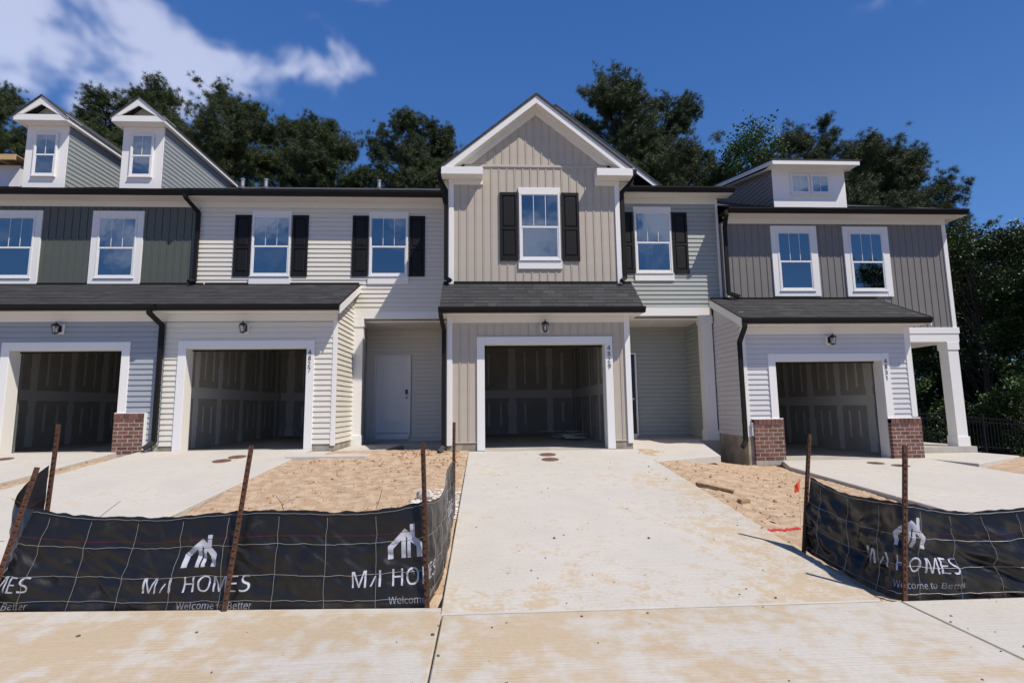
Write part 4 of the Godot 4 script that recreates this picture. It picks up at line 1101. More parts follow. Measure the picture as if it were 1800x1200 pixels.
# ---------------------------------------------------------------- silt fences
var img: Image
func fill_poly(pts: Array, c: Color):
	var lo := Vector2(1e9, 1e9); var hi := -lo
	for p in pts: lo = lo.min(p); hi = hi.max(p)
	var pv := PackedVector2Array(pts)
	for y in range(maxi(0, int(lo.y)), mini(img.get_height() - 1, int(hi.y) + 1) + 1):
		for x in range(maxi(0, int(lo.x)), mini(img.get_width() - 1, int(hi.x) + 1) + 1):
			if Geometry2D.is_point_in_polygon(Vector2(x + 0.5, y + 0.5), pv): img.set_pixel(x, y, c)
func raster_text(text: String, at: Vector2, ppm: Vector2, height: float, c: Color):
	# at: left end of the baseline in metres; height of capitals in metres
	var f := SystemFont.new(); f.font_names = PackedStringArray(["Droid Sans"])
	var tm := TextMesh.new(); tm.text = text; tm.font = f; tm.font_size = 64; tm.depth = 0.0; tm.pixel_size = height / 46.0; tm.curve_step = 1.0
	tm.horizontal_alignment = HORIZONTAL_ALIGNMENT_LEFT
	var arr := tm.get_mesh_arrays()
	var vs: PackedVector3Array = arr[Mesh.ARRAY_VERTEX]; var ns: PackedVector3Array = arr[Mesh.ARRAY_NORMAL]
	var ids: PackedInt32Array = arr[Mesh.ARRAY_INDEX] if arr[Mesh.ARRAY_INDEX] != null else PackedInt32Array(range(vs.size()))
	var minx := 1e9; var maxx := -1e9; var miny := 1e9
	for p in vs: minx = minf(minx, p.x); maxx = maxf(maxx, p.x); miny = minf(miny, p.y)
	for k in range(0, ids.size(), 3):
		if ns[ids[k]].z < 0.5: continue
		var t = []
		for j in 3:
			var p := vs[ids[k + j]]
			t.append(Vector2((at.x + p.x - minx) * ppm.x, img.get_height() - (at.y + p.y - miny) * ppm.y))
		fill_poly(t, c)
	return maxx - minx
func logo(cx: float, base: float, ppm: Vector2, c: Color):
	# house mark over the name and the line under it; cx, base in metres on the cloth
	var P := func(x: float, y: float) -> Vector2: return Vector2((cx + x) * ppm.x, img.get_height() - (base + y) * ppm.y)
	var ih := 0.225; var w := 0.29; var b := 0.25
	fill_poly([P.call(-w / 2, b), P.call(-w / 2, b + 0.1), P.call(0, b + ih), P.call(w / 2, b + 0.1), P.call(w / 2, b), P.call(w / 2 - 0.045, b), P.call(w / 2 - 0.045, b + 0.078), P.call(0.0, b + ih - 0.06), P.call(-w / 2 + 0.045, b + 0.078), P.call(-w / 2 + 0.045, b)], c)
	fill_poly([P.call(-0.03, b), P.call(-0.03, b + 0.15), P.call(0.008, b + 0.165), P.call(0.008, b)], c)
	fill_poly([P.call(0.02, b), P.call(0.02, b + 0.15), P.call(0.05, b + 0.125), P.call(0.05, b)], c)
	fill_poly([P.call(0.045, b + 0.17), P.call(0.045, b + 0.25), P.call(0.085, b + 0.25), P.call(0.085, b + 0.135)], c)
	var y0 := base + 0.055; var ch := 0.122
	raster_text("M", Vector2(cx - 0.43, y0), ppm, ch, c)
	fill_poly([P.call(-0.285, 0.06), P.call(-0.272, 0.06), P.call(-0.235, 0.135), P.call(-0.248, 0.135)], c)
	fill_poly([P.call(-0.215, 0.055), P.call(-0.197, 0.055), P.call(-0.197, 0.055 + ch), P.call(-0.215, 0.055 + ch)], c)
	var letters := "HOMES"; var xs := [-0.105, 0.01, 0.14, 0.275, 0.365]
	for i in 5: raster_text(letters[i], Vector2(cx + xs[i], y0), ppm, ch, c)
	raster_text("Welcome to Better", Vector2(cx - 0.13, base - 0.075), ppm, 0.052, c * 0.8)
func print_cloth(key: String, length: float, height: float, logos: Array, seed_: int):
	var w := 1536; var h := 336
	var n1 := noise_bytes(seed_, w, h, 0.006, 5); var n2 := noise_bytes(seed_ + 1, w, h, 0.25, 3)
	img = Image.create(w, h, false, Image.FORMAT_RGB8)
	var ppm := Vector2(w / length, h / height)
	img.fill(Color(0.088, 0.086, 0.088))
	for l in logos: logo(l[0], l[1], ppm, Color(0.72, 0.73, 0.78))
	for x in w:
		for k in 2: img.set_pixel(x, int(h * 0.27 + sin(x * 0.004) * 4.0) + k, Color(0.36, 0.06, 0.05))
	var d := img.get_data()
	for y in h:
		for x in w:
			var i := y * w + x
			var dust := smoothstep(0.86, 1.15, n1[i] / 255.0 * 0.8 + n2[i] / 255.0 * 0.5 + (0.2 if y > h - 24 else 0.0)) * 0.6
			var g := 0.9 + n2[i] / 255.0 * 0.2
			var e := dust * 0.55; var i3 := i * 3
			d[i3] = mini(int(lerpf(d[i3], 158.0, e) * g), 255); d[i3 + 1] = mini(int(lerpf(d[i3 + 1], 133.0, e) * g), 255); d[i3 + 2] = mini(int(lerpf(d[i3 + 2], 107.0, e) * g), 255)
	var m := mat(key, Color(1, 1, 1), 0.42)
	m.albedo_texture = tex_from(w, h, d)
	return m
# cloth between a bottom and a top line, with sag and ripples; uv along the length
func cloth(parent: Node, bot: Array, top: Array, m: Material, ripple: float, seed_: int, u0 := 0.0, u1 := 1.0):
	var nu := 140; var nv := 32
	var cb := Curve3D.new(); var ct := Curve3D.new()
	for i in bot.size(): cb.add_point(bot[i]); ct.add_point(top[i])
	var fn := FastNoiseLite.new(); fn.seed = seed_; fn.frequency = 1.0; fn.fractal_octaves = 3
	var P := []; var base := []
	for i in nu + 1:
		var t := float(i) / nu * (bot.size() - 1)
		var k := mini(int(t), bot.size() - 2); var fr := t - k
		var b := _cr(bot, k, fr); var tp := _cr(top, k, fr)
		var side := Vector3.UP.cross((_cr(bot, k, minf(fr + 0.02, 1.0)) - _cr(bot, k, maxf(fr - 0.02, 0.0)))).normalized()
		var col := []; base.append(b.lerp(tp, 0.4))
		for j in nv + 1:
			var v := float(j) / nv
			var p := b.lerp(tp, v)
			var o := fn.get_noise_3d(p.x * 1.3, v * 0.8, p.z * 1.3) * ripple + fn.get_noise_3d(p.x * 5.0, v * 2.2 + 7.0, p.z * 5.0) * ripple * 0.35 + (absf(fn.get_noise_3d(p.x * 2.2 + v * 2.4, 3.0, p.z * 2.2 - v * 1.5)) - 0.2) * ripple * 0.9
			p += side * o * sin(PI * clampf(v * 0.9 + 0.1, 0, 1)) 
			if j == nv: p.y += fn.get_noise_2d(p.x * 6.0, p.z * 6.0) * 0.015
			col.append(p)
		P.append(col)
	var vs := PackedVector3Array(); var us := PackedVector2Array(); var ix := PackedInt32Array()
	var run := [0.0]
	for i in nu: run.append(run[i] + (base[i + 1] as Vector3).distance_to(base[i]))
	for i in nu + 1:
		for j in nv + 1:
			vs.append(P[i][j]); us.append(Vector2(lerpf(u0, u1, run[i] / run[nu]), 1.0 - float(j) / nv))
	for i in nu:
		for j in nv:
			var a := i * (nv + 1) + j; var b2 := a + nv + 1
			ix.append(a); ix.append(a + 1); ix.append(b2); ix.append(b2); ix.append(a + 1); ix.append(b2 + 1)
	var arr := []; arr.resize(Mesh.ARRAY_MAX)
	arr[Mesh.ARRAY_VERTEX] = vs; arr[Mesh.ARRAY_TEX_UV] = us; arr[Mesh.ARRAY_INDEX] = ix
	var t0 := ArrayMesh.new(); t0.add_surface_from_arrays(Mesh.PRIMITIVE_TRIANGLES, arr)
	var st := SurfaceTool.new(); st.create_from(t0, 0); st.generate_normals(); st.generate_tangents()
	var am := st.commit(); am.surface_set_material(0, m)
	var o := MeshInstance3D.new(); o.mesh = am
	put(o, "cloth", parent, Vector3.ZERO)
	return P
func _cr(a: Array, k: int, t: float) -> Vector3:
	var p0: Vector3 = a[maxi(k - 1, 0)]; var p1: Vector3 = a[k]; var p2: Vector3 = a[mini(k + 1, a.size() - 1)]; var p3: Vector3 = a[mini(k + 2, a.size() - 1)]
	return p1.cubic_interpolate(p2, p0, p3, t)
# welded wire laid against the street side of a cloth
func wire_grid(parent: Node, P: Array, step: float, out: float, rows: Array):
	var nu := P.size() - 1; var nv: int = P[0].size() - 1
	var r := RandomNumberGenerator.new(); r.seed = nu + int(step * 100)
	var side := func(i: int, j: int) -> Vector3:
		var a: Vector3 = P[mini(i + 1, nu)][j] - P[maxi(i - 1, 0)][j]
		var n := a.cross(Vector3.UP).normalized()
		return n if n.z > -0.2 or absf(n.x) > 0.9 else -n
	for q in rows:
		var j := int(q * nv)
		var pts := []
		for i in range(0, nu + 1, 2): pts.append(P[i][j] + side.call(i, j) * out + Vector3(0, r.randf_range(-0.004, 0.004), 0))
		var b := MB.new(); b.tube(pts, 0.0017, 0.0017, 4); obj(b, "wire", M.wire, parent)
	var acc := step * 0.5
	for i in range(1, nu):
		acc += (P[i][0] as Vector3).distance_to(P[i - 1][0])
		if acc < step: continue
		acc = 0.0
		var pts := []
		for j in range(0, nv + 1, 3): pts.append(P[i][j] + side.call(i, j) * (out + 0.002) + Vector3(r.randf_range(-0.004, 0.004), 0, 0))
		var b := MB.new(); b.tube(pts, 0.0015, 0.0015, 4); obj(b, "wire", M.wire, parent)
func stake(parent: Node, a: Vector3, b: Vector3, turn := 0.0):
	# studded steel tee post
	var m := MB.new()
	var d := (b - a).normalized(); var s := d.cross(Vector3(sin(turn), 0, cos(turn))).normalized(); var f := s.cross(d).normalized()
	m.xf = Transform3D(Basis(s, d, -f), a - d * 0.15)
	var l := (b - a).length() + 0.15
	m.box(-0.019, 0.019, 0.0, l, -0.003, 0.003); m.box(-0.003, 0.003, 0.0, l - 0.002, 0.003, 0.03)
	var y := 0.25
	while y < l - 0.05:
		m.box(-0.009, 0.009, y, y + 0.014, -0.011, -0.003); y += 0.052
	obj(m, "stake", M.rust, parent)
func silt_fences():
	print_cloth("cloth_a", 3.5, 0.76, [[-0.2, 0.085], [1.62, 0.085], [3.33, 0.11]], 101)
	print_cloth("cloth_b", 2.5, 0.76, [[-0.17, 0.11], [1.7, 0.15]], 105)
	print_cloth("cloth_c", 3.95, 0.76, [[1.17, 0.16], [2.95, 0.12]], 109)
	M.cloth_c.roughness = 0.3; M.cloth_b.roughness = 0.4
	var f := thing("silt_fence", "black printed silt fence on rusty stakes wrapping the soil left of the main driveway", "fence", Vector3(-2.2, -0.66, 6.0), "silt fences beside the driveway")
	var bot := [Vector3(-3.956, -0.67, 6.361), Vector3(-3.494, -0.66, 6.4), Vector3(-3.114, -0.66, 6.43), Vector3(-2.706, -0.66, 6.47), Vector3(-2.309, -0.66, 6.5), Vector3(-1.914, -0.66, 6.53), Vector3(-1.548, -0.66, 6.55), Vector3(-1.184, -0.66, 6.57), Vector3(-0.819, -0.66, 6.59), Vector3(-0.472, -0.66, 6.58)]
	var top := [Vector3(-3.741, 0.112, 6.281), Vector3(-3.398, 0.053, 6.295), Vector3(-3.021, 0.037, 6.326), Vector3(-2.639, 0.033, 6.371), Vector3(-2.278, 0.064, 6.403), Vector3(-1.91, 0.085, 6.435), Vector3(-1.53, 0.082, 6.465), Vector3(-1.213, 0.07, 6.483), Vector3(-0.839, 0.083, 6.501), Vector3(-0.515, 0.139, 6.49)]
	var P = cloth(f, bot, top, M.cloth_a, 0.06, 1)
	wire_grid(f, P, 0.4, 0.008, [0.1, 0.37, 0.67, 0.99])
	var bot2 := [Vector3(-0.472, -0.66, 6.58), Vector3(-0.4, -0.62, 6.1), Vector3(-0.385, -0.55, 5.5), Vector3(-0.39, -0.47, 4.9), Vector3(-0.405, -0.41, 4.28)]
	var top2 := [Vector3(-0.515, 0.139, 6.49), Vector3(-0.44, 0.09, 6.05), Vector3(-0.42, 0.1, 5.5), Vector3(-0.44, 0.2, 4.9), Vector3(-0.41, 0.25, 4.26)]
	var P2 = cloth(f, bot2, top2, M.cloth_b, 0.045, 2)
	wire_grid(f, P2, 0.4, 0.008, [0.1, 0.37, 0.67, 0.99])
	var bot3 := [Vector3(-4.06, -0.6, 5.85), Vector3(-4.1, -0.62, 6.0), Vector3(-4.04, -0.66, 6.2), Vector3(-3.956, -0.67, 6.361)]
	var top3 := [Vector3(-4.0, 0.42, 5.85), Vector3(-4.12, 0.26, 5.95), Vector3(-4.06, 0.12, 6.1), Vector3(-3.76, 0.1, 6.27)]
	cloth(f, bot3, top3, M.cloth_b, 0.05, 3, 0.45, 0.62)
	stake(f, Vector3(-3.94, -0.67, 6.41), Vector3(-3.76, 0.445, 6.28), 0.3)
	stake(f, Vector3(-2.036, -0.66, 6.575), Vector3(-1.93, 0.61, 6.47), 0.1)
	stake(f, Vector3(-0.464, -0.66, 6.63), Vector3(-0.52, 0.617, 6.54), -0.2)
	stake(f, Vector3(-0.405, -0.41, 4.24), Vector3(-0.4, 0.717, 4.24), 0.2)
	stake(f, Vector3(-4.03, -0.6, 5.82), Vector3(-3.99, 0.79, 5.8), 0.0)
	for q in [[Vector3(-3.2, 0.03, 6.33), Vector3(-3.05, 0.16, 6.3)], [Vector3(-1.65, 0.07, 6.46), Vector3(-1.72, 0.2, 6.46)], [Vector3(-0.9, 0.09, 6.5), Vector3(-0.86, 0.24, 6.48)], [Vector3(-3.8, 0.1, 6.3), Vector3(-3.9, 0.2, 6.33)], [Vector3(-4.0, -0.13, 6.5), Vector3(-3.83, -0.11, 6.44)]]:
		var b := MB.new(); b.tube([q[0], (q[0] + q[1]) * 0.5 + Vector3(0.01, 0.01, 0), q[1]], 0.0025, 0.0018, 4); obj(b, "wire_end", M.rust, f)
	var g := thing("silt_fence", "black printed silt fence sagging from rusty stakes right of the main driveway", "fence", Vector3(4.0, -0.66, 6.5), "silt fences beside the driveway")
	var b4 := [Vector3(3.17, -0.55, 5.66), Vector3(3.2, -0.61, 6.1), Vector3(3.22, -0.65, 6.5), Vector3(3.30, -0.66, 6.73), Vector3(3.6, -0.66, 6.75), Vector3(4.1, -0.66, 6.74), Vector3(4.7, -0.66, 6.72), Vector3(5.4, -0.66, 6.7), Vector3(6.1, -0.66, 6.7)]
	var t4 := [Vector3(3.26, 0.17, 5.7), Vector3(3.33, 0.07, 6.05), Vector3(3.38, 0.07, 6.45), Vector3(3.395, 0.09, 6.72), Vector3(3.66, 0.035, 6.7), Vector3(4.02, 0.0, 6.68), Vector3(4.6, 0.02, 6.66), Vector3(5.3, 0.04, 6.66), Vector3(6.0, 0.05, 6.66)]
	var P4 = cloth(g, b4, t4, M.cloth_c, 0.095, 4)
	wire_grid(g, P4, 0.34, 0.009, [0.08, 0.36, 0.66, 0.99])
	stake(g, Vector3(3.15, -0.56, 5.69), Vector3(3.32, 0.588, 5.66), 0.4)
	stake(g, Vector3(3.287, -0.66, 6.78), Vector3(3.45, 0.548, 6.74), 0.1)
	stake(g, Vector3(5.4, -0.66, 6.75), Vector3(5.4, 0.5, 6.7), 0.0)
	var fl := thing("marker_flag", "small orange plastic marker flag on a thin wire in the soil", "flag", Vector3(3.62, -0.5, 4.86))
	var wq := MB.new(); wq.tube([Vector3(3.62, -0.56, 4.86), Vector3(3.63, -0.15, 4.86), Vector3(3.64, 0.02, 4.87)], 0.0022, 0.0018, 4); obj(wq, "flag_wire", M.wire, fl)
	var fq := MB.new()
	var fp := [Vector3(3.642, 0.015, 4.87), Vector3(3.6, -0.01, 4.885), Vector3(3.575, -0.05, 4.87), Vector3(3.56, -0.13, 4.88), Vector3(3.61, -0.11, 4.895), Vector3(3.635, -0.09, 4.87)]
	fq.tri(fp[0], fp[1], fp[5]); fq.tri(fp[1], fp[4], fp[5]); fq.tri(fp[1], fp[2], fp[4]); fq.tri(fp[2], fp[3], fp[4])
	obj(fq, "flag_sheet", M.orange, fl)

# ---------------------------------------------------------------- small things on the ground
func lump(seed_: int, r: Vector3, cuts := 5) -> MB:
	var b := MB.new(); var f := FastNoiseLite.new(); f.seed = seed_; f.frequency = 1.1
	var P := func(i: int, j: int) -> Vector3:
		var th := PI * i / cuts; var ph := TAU * j / (cuts * 2)
		var d := Vector3(sin(th) * cos(ph), cos(th), sin(th) * sin(ph))
		return d * r * (1.0 + 0.45 * f.get_noise_3dv(d * 1.5))
	for i in cuts:
		for j in cuts * 2:
			b.quad(P.call(i, j), P.call(i, j + 1), P.call(i + 1, j + 1), P.call(i + 1, j))
	return b
func scatter(called: String, ms: Mesh, pts: Array, label: String, cat: String):
	var mm := MultiMesh.new(); mm.transform_format = MultiMesh.TRANSFORM_3D; mm.mesh = ms; mm.instance_count = pts.size()
	for i in pts.size(): mm.set_instance_transform(i, pts[i])
	var o := MultiMeshInstance3D.new(); o.multimesh = mm
	put(o, called, self, Vector3.ZERO)
	tag(o, label, cat, "", "stuff")
func small_things():
	# cleanout covers
	for q in [[1.2, 0.54, "rusty round cleanout cover nearest the beige garage threshold"], [1.19, 1.02, "rusty round cleanout cover further down the main driveway"], [-4.95, 0.63, "rusty cleanout cover lower on the cream townhouse driveway"], [-4.84, 0.25, "rusty cleanout cover by the cream townhouse garage threshold"], [-9.33, 0.1, "rusty cleanout cover on the dark green townhouse driveway"], [8.17, 0.06, "rusty cleanout cover by the taupe townhouse garage threshold"], [8.42, 0.42, "rusty cleanout cover lower on the taupe townhouse driveway"]]:
		var x: float = q[0]; var z: float = q[1]
		var y := (0.02 - 0.0975 * z) if x < 5 else (-0.36 - 0.046 * z)
		var o := thing("cleanout_cover", q[2], "utility cover", Vector3(x, y, z), "round cleanout covers set in the driveways")
		var tilt := atan(0.0975 if x < 5 else 0.046)
		var b := MB.new(); b.xf = Transform3D(Basis(Vector3.RIGHT, tilt), Vector3(x, y + 0.002, z))
		b.lathe([Vector2(0.16, -0.02), Vector2(0.16, 0.006), Vector2(0.15, 0.008), Vector2(0.148, 0.004), Vector2(0.0, 0.004)], Vector3.ZERO, 28)
		obj(b, "lid", M.rust_cover, o)
		var k := MB.new(); k.xf = b.xf; k.box(-0.02, 0.02, 0.0042, 0.012, -0.02, 0.02); k.lathe([Vector2(0.1, 0.0042), Vector2(0.1, 0.008), Vector2(0.09, 0.008), Vector2(0.09, 0.0042)], Vector3.ZERO, 20)
		obj(k, "lid_boss", M.rust_cover, o)
	# scraps of wood on the right strip of soil
	var a := thing("wood_scrap", "long wedge shaped offcut of lumber lying on the soil", "scrap wood", Vector3(3.35, soil_y(3.35, 3.2), 3.2), "lumber offcuts on the soil")
	var wb := MB.new(); wb.xf = Transform3D(Basis(Vector3.UP, -0.75) * Basis(Vector3.RIGHT, 0.03), Vector3(3.35, soil_y(3.35, 3.2) + 0.01, 3.2))
	wb.prism([Vector2(-0.27, -0.01), Vector2(0.27, -0.015), Vector2(0.27, 0.012), Vector2(-0.27, 0.085)], -0.04, 0.04)
	obj(wb, "board", M.scrap_wood, a)
	var c := thing("wood_scrap", "short square block of lumber lying on the soil", "scrap wood", Vector3(3.43, soil_y(3.43, 3.9), 3.9), "lumber offcuts on the soil")
	var cb := MB.new(); cb.xf = Transform3D(Basis(Vector3.UP, 0.2), Vector3(3.43, soil_y(3.43, 3.9), 3.9)); cb.cbox(-0.07, 0.07, -0.01, 0.05, -0.045, 0.045, 0.003)
	obj(cb, "block", M.scrap_wood, c)
	# rock and spilled powder by the left fence
	var r1 := lump(4, Vector3(0.12, 0.075, 0.09), 7); r1.xf = Transform3D.IDENTITY
	var ro := MeshInstance3D.new(); ro.mesh = r1.mesh(Vector3.ZERO, M.rock)
	put(ro, "rock", self, Vector3(-0.86, soil_y(-0.86, 3.35) + 0.05, 3.35)); tag(ro, "pale grey rock on the soil behind the printed fence", "rock")
	var rr := RandomNumberGenerator.new(); rr.seed = 77
	var pw := []
	for i in 420:
		var ang := rr.randf() * TAU; var ra := sqrt(rr.randf())
		var px := -0.62 + cos(ang) * ra * 0.42; var pz := 3.75 + sin(ang) * ra * 0.85
		if px > -0.37: continue
		var s := rr.randf_range(0.5, 1.6)
		pw.append(Transform3D(Basis(Vector3.UP, rr.randf() * TAU).scaled(Vector3(s, s * 0.22, s)), Vector3(px, soil_y(px, pz) + 0.001, pz)))
	scatter("spilled_powder", lump(9, Vector3(0.024, 0.02, 0.024), 4).mesh(Vector3.ZERO, M.chalk), pw, "white chalky powder spilled on the soil by the driveway edge", "powder")
	var cl := []
	for i in 15000:
		var px := rr.randf_range(-7.6, 6.15); var pz := pow(rr.randf(), 0.8) * 6.7
		if slab_here(px, pz) > 0.0: continue
		if px > 3.05 and px < 4.6 and pz < 1.35 - (px - 3.1) * 0.35: continue
		if px < -2.0 and px > -3.9 and pz < 0.6: continue
		var s := exp(rr.randfn(-1.25, 0.6))
		cl.append(Transform3D(Basis(Vector3(rr.randf(), rr.randf(), rr.randf()).normalized(), rr.randf() * TAU).scaled(Vector3.ONE * s), Vector3(px, soil_y(px, pz) + 0.002 * s, pz)))
	scatter("soil_clods", lump(12, Vector3(0.016, 0.012, 0.015), 3).mesh(Vector3.ZERO, M.clod), cl, "loose crumbs of tan soil", "soil clods")
	var pb := []
	for i in 330:
		var px := rr.randf_range(-3.8, 4.4); var pz := rr.randf_range(0.3, 8.6)
		var on_drive := px > -0.33 and px < 3.08 and pz < 6.7
		if not on_drive and pz < 6.8: continue
		var y := 0.02 - 0.0975 * pz if pz < 6.78 else -0.619 - 0.004 * pz
		var s := exp(rr.randfn(-0.6, 0.5))
		pb.append(Transform3D(Basis(Vector3.UP, rr.randf() * TAU).scaled(Vector3.ONE * s), Vector3(px, y + 0.003 * s, pz)))
	scatter("gravel", lump(15, Vector3(0.011, 0.007, 0.009), 3).mesh(Vector3.ZERO, M.pebble), pb, "dark bits of gravel strewn over the concrete", "gravel")
	var hv := []; var tw := []
	for i in 260:
		var px := rr.randf_range(-3.3, -0.5); var pz := absf(rr.randfn()) * 0.9 - 0.25
		if i % 5 == 0: px = rr.randf_range(3.3, 5.8); pz = rr.randf_range(0.2, 4.5)
		if px > -0.45 and px < 3.2: continue
		if px > 3.05 and px < 4.7 and pz < 1.4 - (px - 3.1) * 0.35: continue
		if px < -1.85 and pz < 0.65: continue
		hv.append(Transform3D(Basis(Vector3(rr.randf(), rr.randf(), rr.randf()).normalized(), rr.randf() * TAU).scaled(Vector3.ONE * rr.randf_range(0.5, 1.7)), Vector3(px, soil_y(px, pz) + 0.008, pz)))
	scatter("soil_lumps", lump(18, Vector3(0.019, 0.013, 0.017), 4).mesh(Vector3.ZERO, M.clod), hv, "larger dark lumps of dug soil by the porch and path", "soil clods")
	for i in 420:
		var px := rr.randf_range(-3.8, 6.0); var pz := rr.randf_range(0.6, 6.3)
		if slab_here(px, pz) > 0.0 or (px > 3.05 and px < 4.7 and pz < 1.4): continue
		tw.append(Transform3D(Basis(Vector3.UP, rr.randf() * TAU) * Basis(Vector3.RIGHT, rr.randf_range(-0.2, 0.2)) * Basis.from_scale(Vector3.ONE * rr.randf_range(0.5, 1.6)), Vector3(px, soil_y(px, pz) + 0.006, pz)))
	var tb := MB.new(); tb.tube([Vector3(-0.05, 0, 0), Vector3(0, 0.004, 0.006), Vector3(0.05, 0, 0)], 0.0022, 0.0014, 4)
	scatter("twigs", tb.mesh(Vector3.ZERO, M.bark), tw, "bits of straw and twig strewn over the soil", "twigs")
	# red spray paint mark on the soil
	var m := mat("spray", Color(0.55, 0.03, 0.04), 0.9)
	var sp := MB.new(); var prev = null
	for i in 27:
		var t := i / 26.0; var px := lerpf(3.13, 3.56, t); var pz := 5.0 + sin(t * 5.0) * 0.02 - t * 0.03; var hw := 0.018 + 0.034 * rr.randf()
		var cur = [Vector3(px, soil_y(px, pz - hw) + 0.007, pz - hw), Vector3(px, soil_y(px, pz) + 0.008, pz), Vector3(px, soil_y(px, pz + hw) + 0.007, pz + hw)]
		if prev != null:
			for k in 2: sp.quad(prev[k + 1], cur[k + 1], cur[k], prev[k])
		prev = cur
	tag(obj(sp, "paint_mark", m), "red spray paint line across the soil beside the driveway", "paint mark")
	# debris inside the middle garage
	var de := thing("debris_pile", "low heap of drywall scraps on the beige garage floor", "debris", Vector3(2.3, 0.02, -3.6))
	for i in 9:
		var b := MB.new(); b.xf = Transform3D(Basis(Vector3.UP, rr.randf() * TAU) * Basis(Vector3.RIGHT, rr.randf_range(-0.25, 0.25)), Vector3(2.25 + rr.randf_range(-0.5, 0.4), 0.05 + 0.02 * i, -3.6 + rr.randf_range(-0.6, 0.6)))
		b.box(-rr.randf_range(0.12, 0.4), 0.2, -0.006, 0.006, -0.15, rr.randf_range(0.05, 0.2)); obj(b, "scrap", M.mud, de)
	# a little weed tufts on the soil
	var wg := []
	for i in 26:
		var px := rr.randf_range(-3.6, -0.7); var pz := rr.randf_range(1.0, 6.0)
		wg.append(Transform3D(Basis(Vector3.UP, rr.randf() * TAU).scaled(Vector3.ONE * rr.randf_range(0.5, 1.2)), Vector3(px, soil_y(px, pz), pz)))
	var wm := MB.new()
	for i in 7:
		var an := TAU * i / 7; var d := Vector3(cos(an), 0, sin(an))
		wm.tri(d * 0.004 + Vector3(-d.z, 0, d.x) * 0.003, d * 0.004 - Vector3(-d.z, 0, d.x) * 0.003, d * 0.03 + Vector3(0, 0.05, 0))
	mat("weed", Color(0.16, 0.17, 0.06), 0.8)
	scatter("weeds", wm.mesh(Vector3.ZERO, M.weed), wg, "sparse dry weeds on the soil", "weeds")

# ---------------------------------------------------------------- picket fence at the wood's edge
func iron_fence():
	var f := thing("picket_fence", "black metal picket fence along the edge of the wood", "fence", Vector3(18, -1.1, -7))
	var Bm := Vector3(12.9, yard(12.9, -7.0) - 0.02, -7.0); var Cm := Vector3(21.5, -1.12, -7.0); var Dm := Vector3(27.5, -1.1, -1.0)
	var pk := MB.new(); pk.box(-0.009, 0.009, 0.05, 1.16, -0.009, 0.009); var pm := pk.mesh(Vector3.ZERO, M.iron)
	var po := MB.new(); po.cbox(-0.032, 0.032, -0.1, 1.24, -0.032, 0.032); po.lathe([Vector2(0.04, 1.24), Vector2(0.04, 1.26), Vector2(0.0, 1.3)], Vector3.ZERO, 4); var pom := po.mesh(Vector3.ZERO, M.iron)
	for seg in [[Bm, Cm], [Cm, Dm]]:
		var p0: Vector3 = seg[0]; var p1: Vector3 = seg[1]; var l := p0.distance_to(p1); var d := (p1 - p0) / l
		var turn := Basis(Vector3.UP, atan2(-d.z, d.x))
		for h in [0.12, 0.98, 1.12]:
			var b := MB.new(); b.bar(p0 + Vector3(0, h, 0), p1 + Vector3(0, h, 0), 0.028, 0.03); obj(b, "rail", M.iron, f)
		var s := 0.0; var k := 0
		while s < l:
			if k % 18 == 0: inst(pom, "post", f, Transform3D(turn, p0 + d * s))
			else: inst(pm, "picket", f, Transform3D(turn, p0 + d * s))
			s += 0.128; k += 1

# ---------------------------------------------------------------- trees
func tuft_mesh(seed_: int) -> ArrayMesh:
	# a brush of long needles round a twig end
	var r := RandomNumberGenerator.new(); r.seed = seed_
	var b := MB.new(); b.tinted = true
	for i in 40:
		var d := Vector3(r.randfn(), r.randfn() * 0.9 + 0.35, r.randfn()).normalized()
		var s := d.cross(Vector3(r.randfn(), r.randfn(), r.randfn())).normalized()
		var o := Vector3(r.randfn(), r.randfn(), r.randfn()) * 0.06
		var l := r.randf_range(0.24, 0.42); var w := r.randf_range(0.007, 0.012)
		var g := r.randf_range(0.7, 1.2)
		b.tint = Color(0.044 * g, 0.071 * g, 0.021 * g)
		if r.randf() < 0.02: b.tint = Color(0.08, 0.055, 0.028)
		b.tri(o + s * w, o - s * w, o + d * l)
	return b.mesh(Vector3.ZERO, M.needles)
func leaf_mesh(seed_: int, c: Color) -> ArrayMesh:
	var r := RandomNumberGenerator.new(); r.seed = seed_
	var b := MB.new(); b.tinted = true
	for i in 16:
		var o := Vector3(r.randfn(), r.randfn() * 0.7, r.randfn()) * 0.17
		var n := Vector3(r.randfn() * 0.7, 1.0, r.randfn() * 0.7).normalized()
		var d := n.cross(Vector3(r.randfn(), r.randfn(), r.randfn())).normalized(); var s := n.cross(d)
		var l := r.randf_range(0.1, 0.17); var w := l * 0.33
		var g := r.randf_range(0.65, 1.3); b.tint = Color(c.r * g, c.g * g, c.b * g)
		b.quad(o - d * l * 0.5, o + s * w + n * 0.01, o + d * l * 0.5 - n * 0.02, o - s * w + n * 0.01)
	return b.mesh(Vector3.ZERO, M.leaves)
var tufts := []
var leafs := []
func crown_node(parent: Node, ms: Mesh, ts: Array, cols: Array):
	var mm := MultiMesh.new(); mm.transform_format = MultiMesh.TRANSFORM_3D; mm.use_colors = true; mm.mesh = ms; mm.instance_count = ts.size()
	for i in ts.size():
		mm.set_instance_transform(i, ts[i]); mm.set_instance_color(i, cols[i])
	var o := MultiMeshInstance3D.new(); o.multimesh = mm
	put(o, "crown", parent, origin[parent])
	stuff(o)
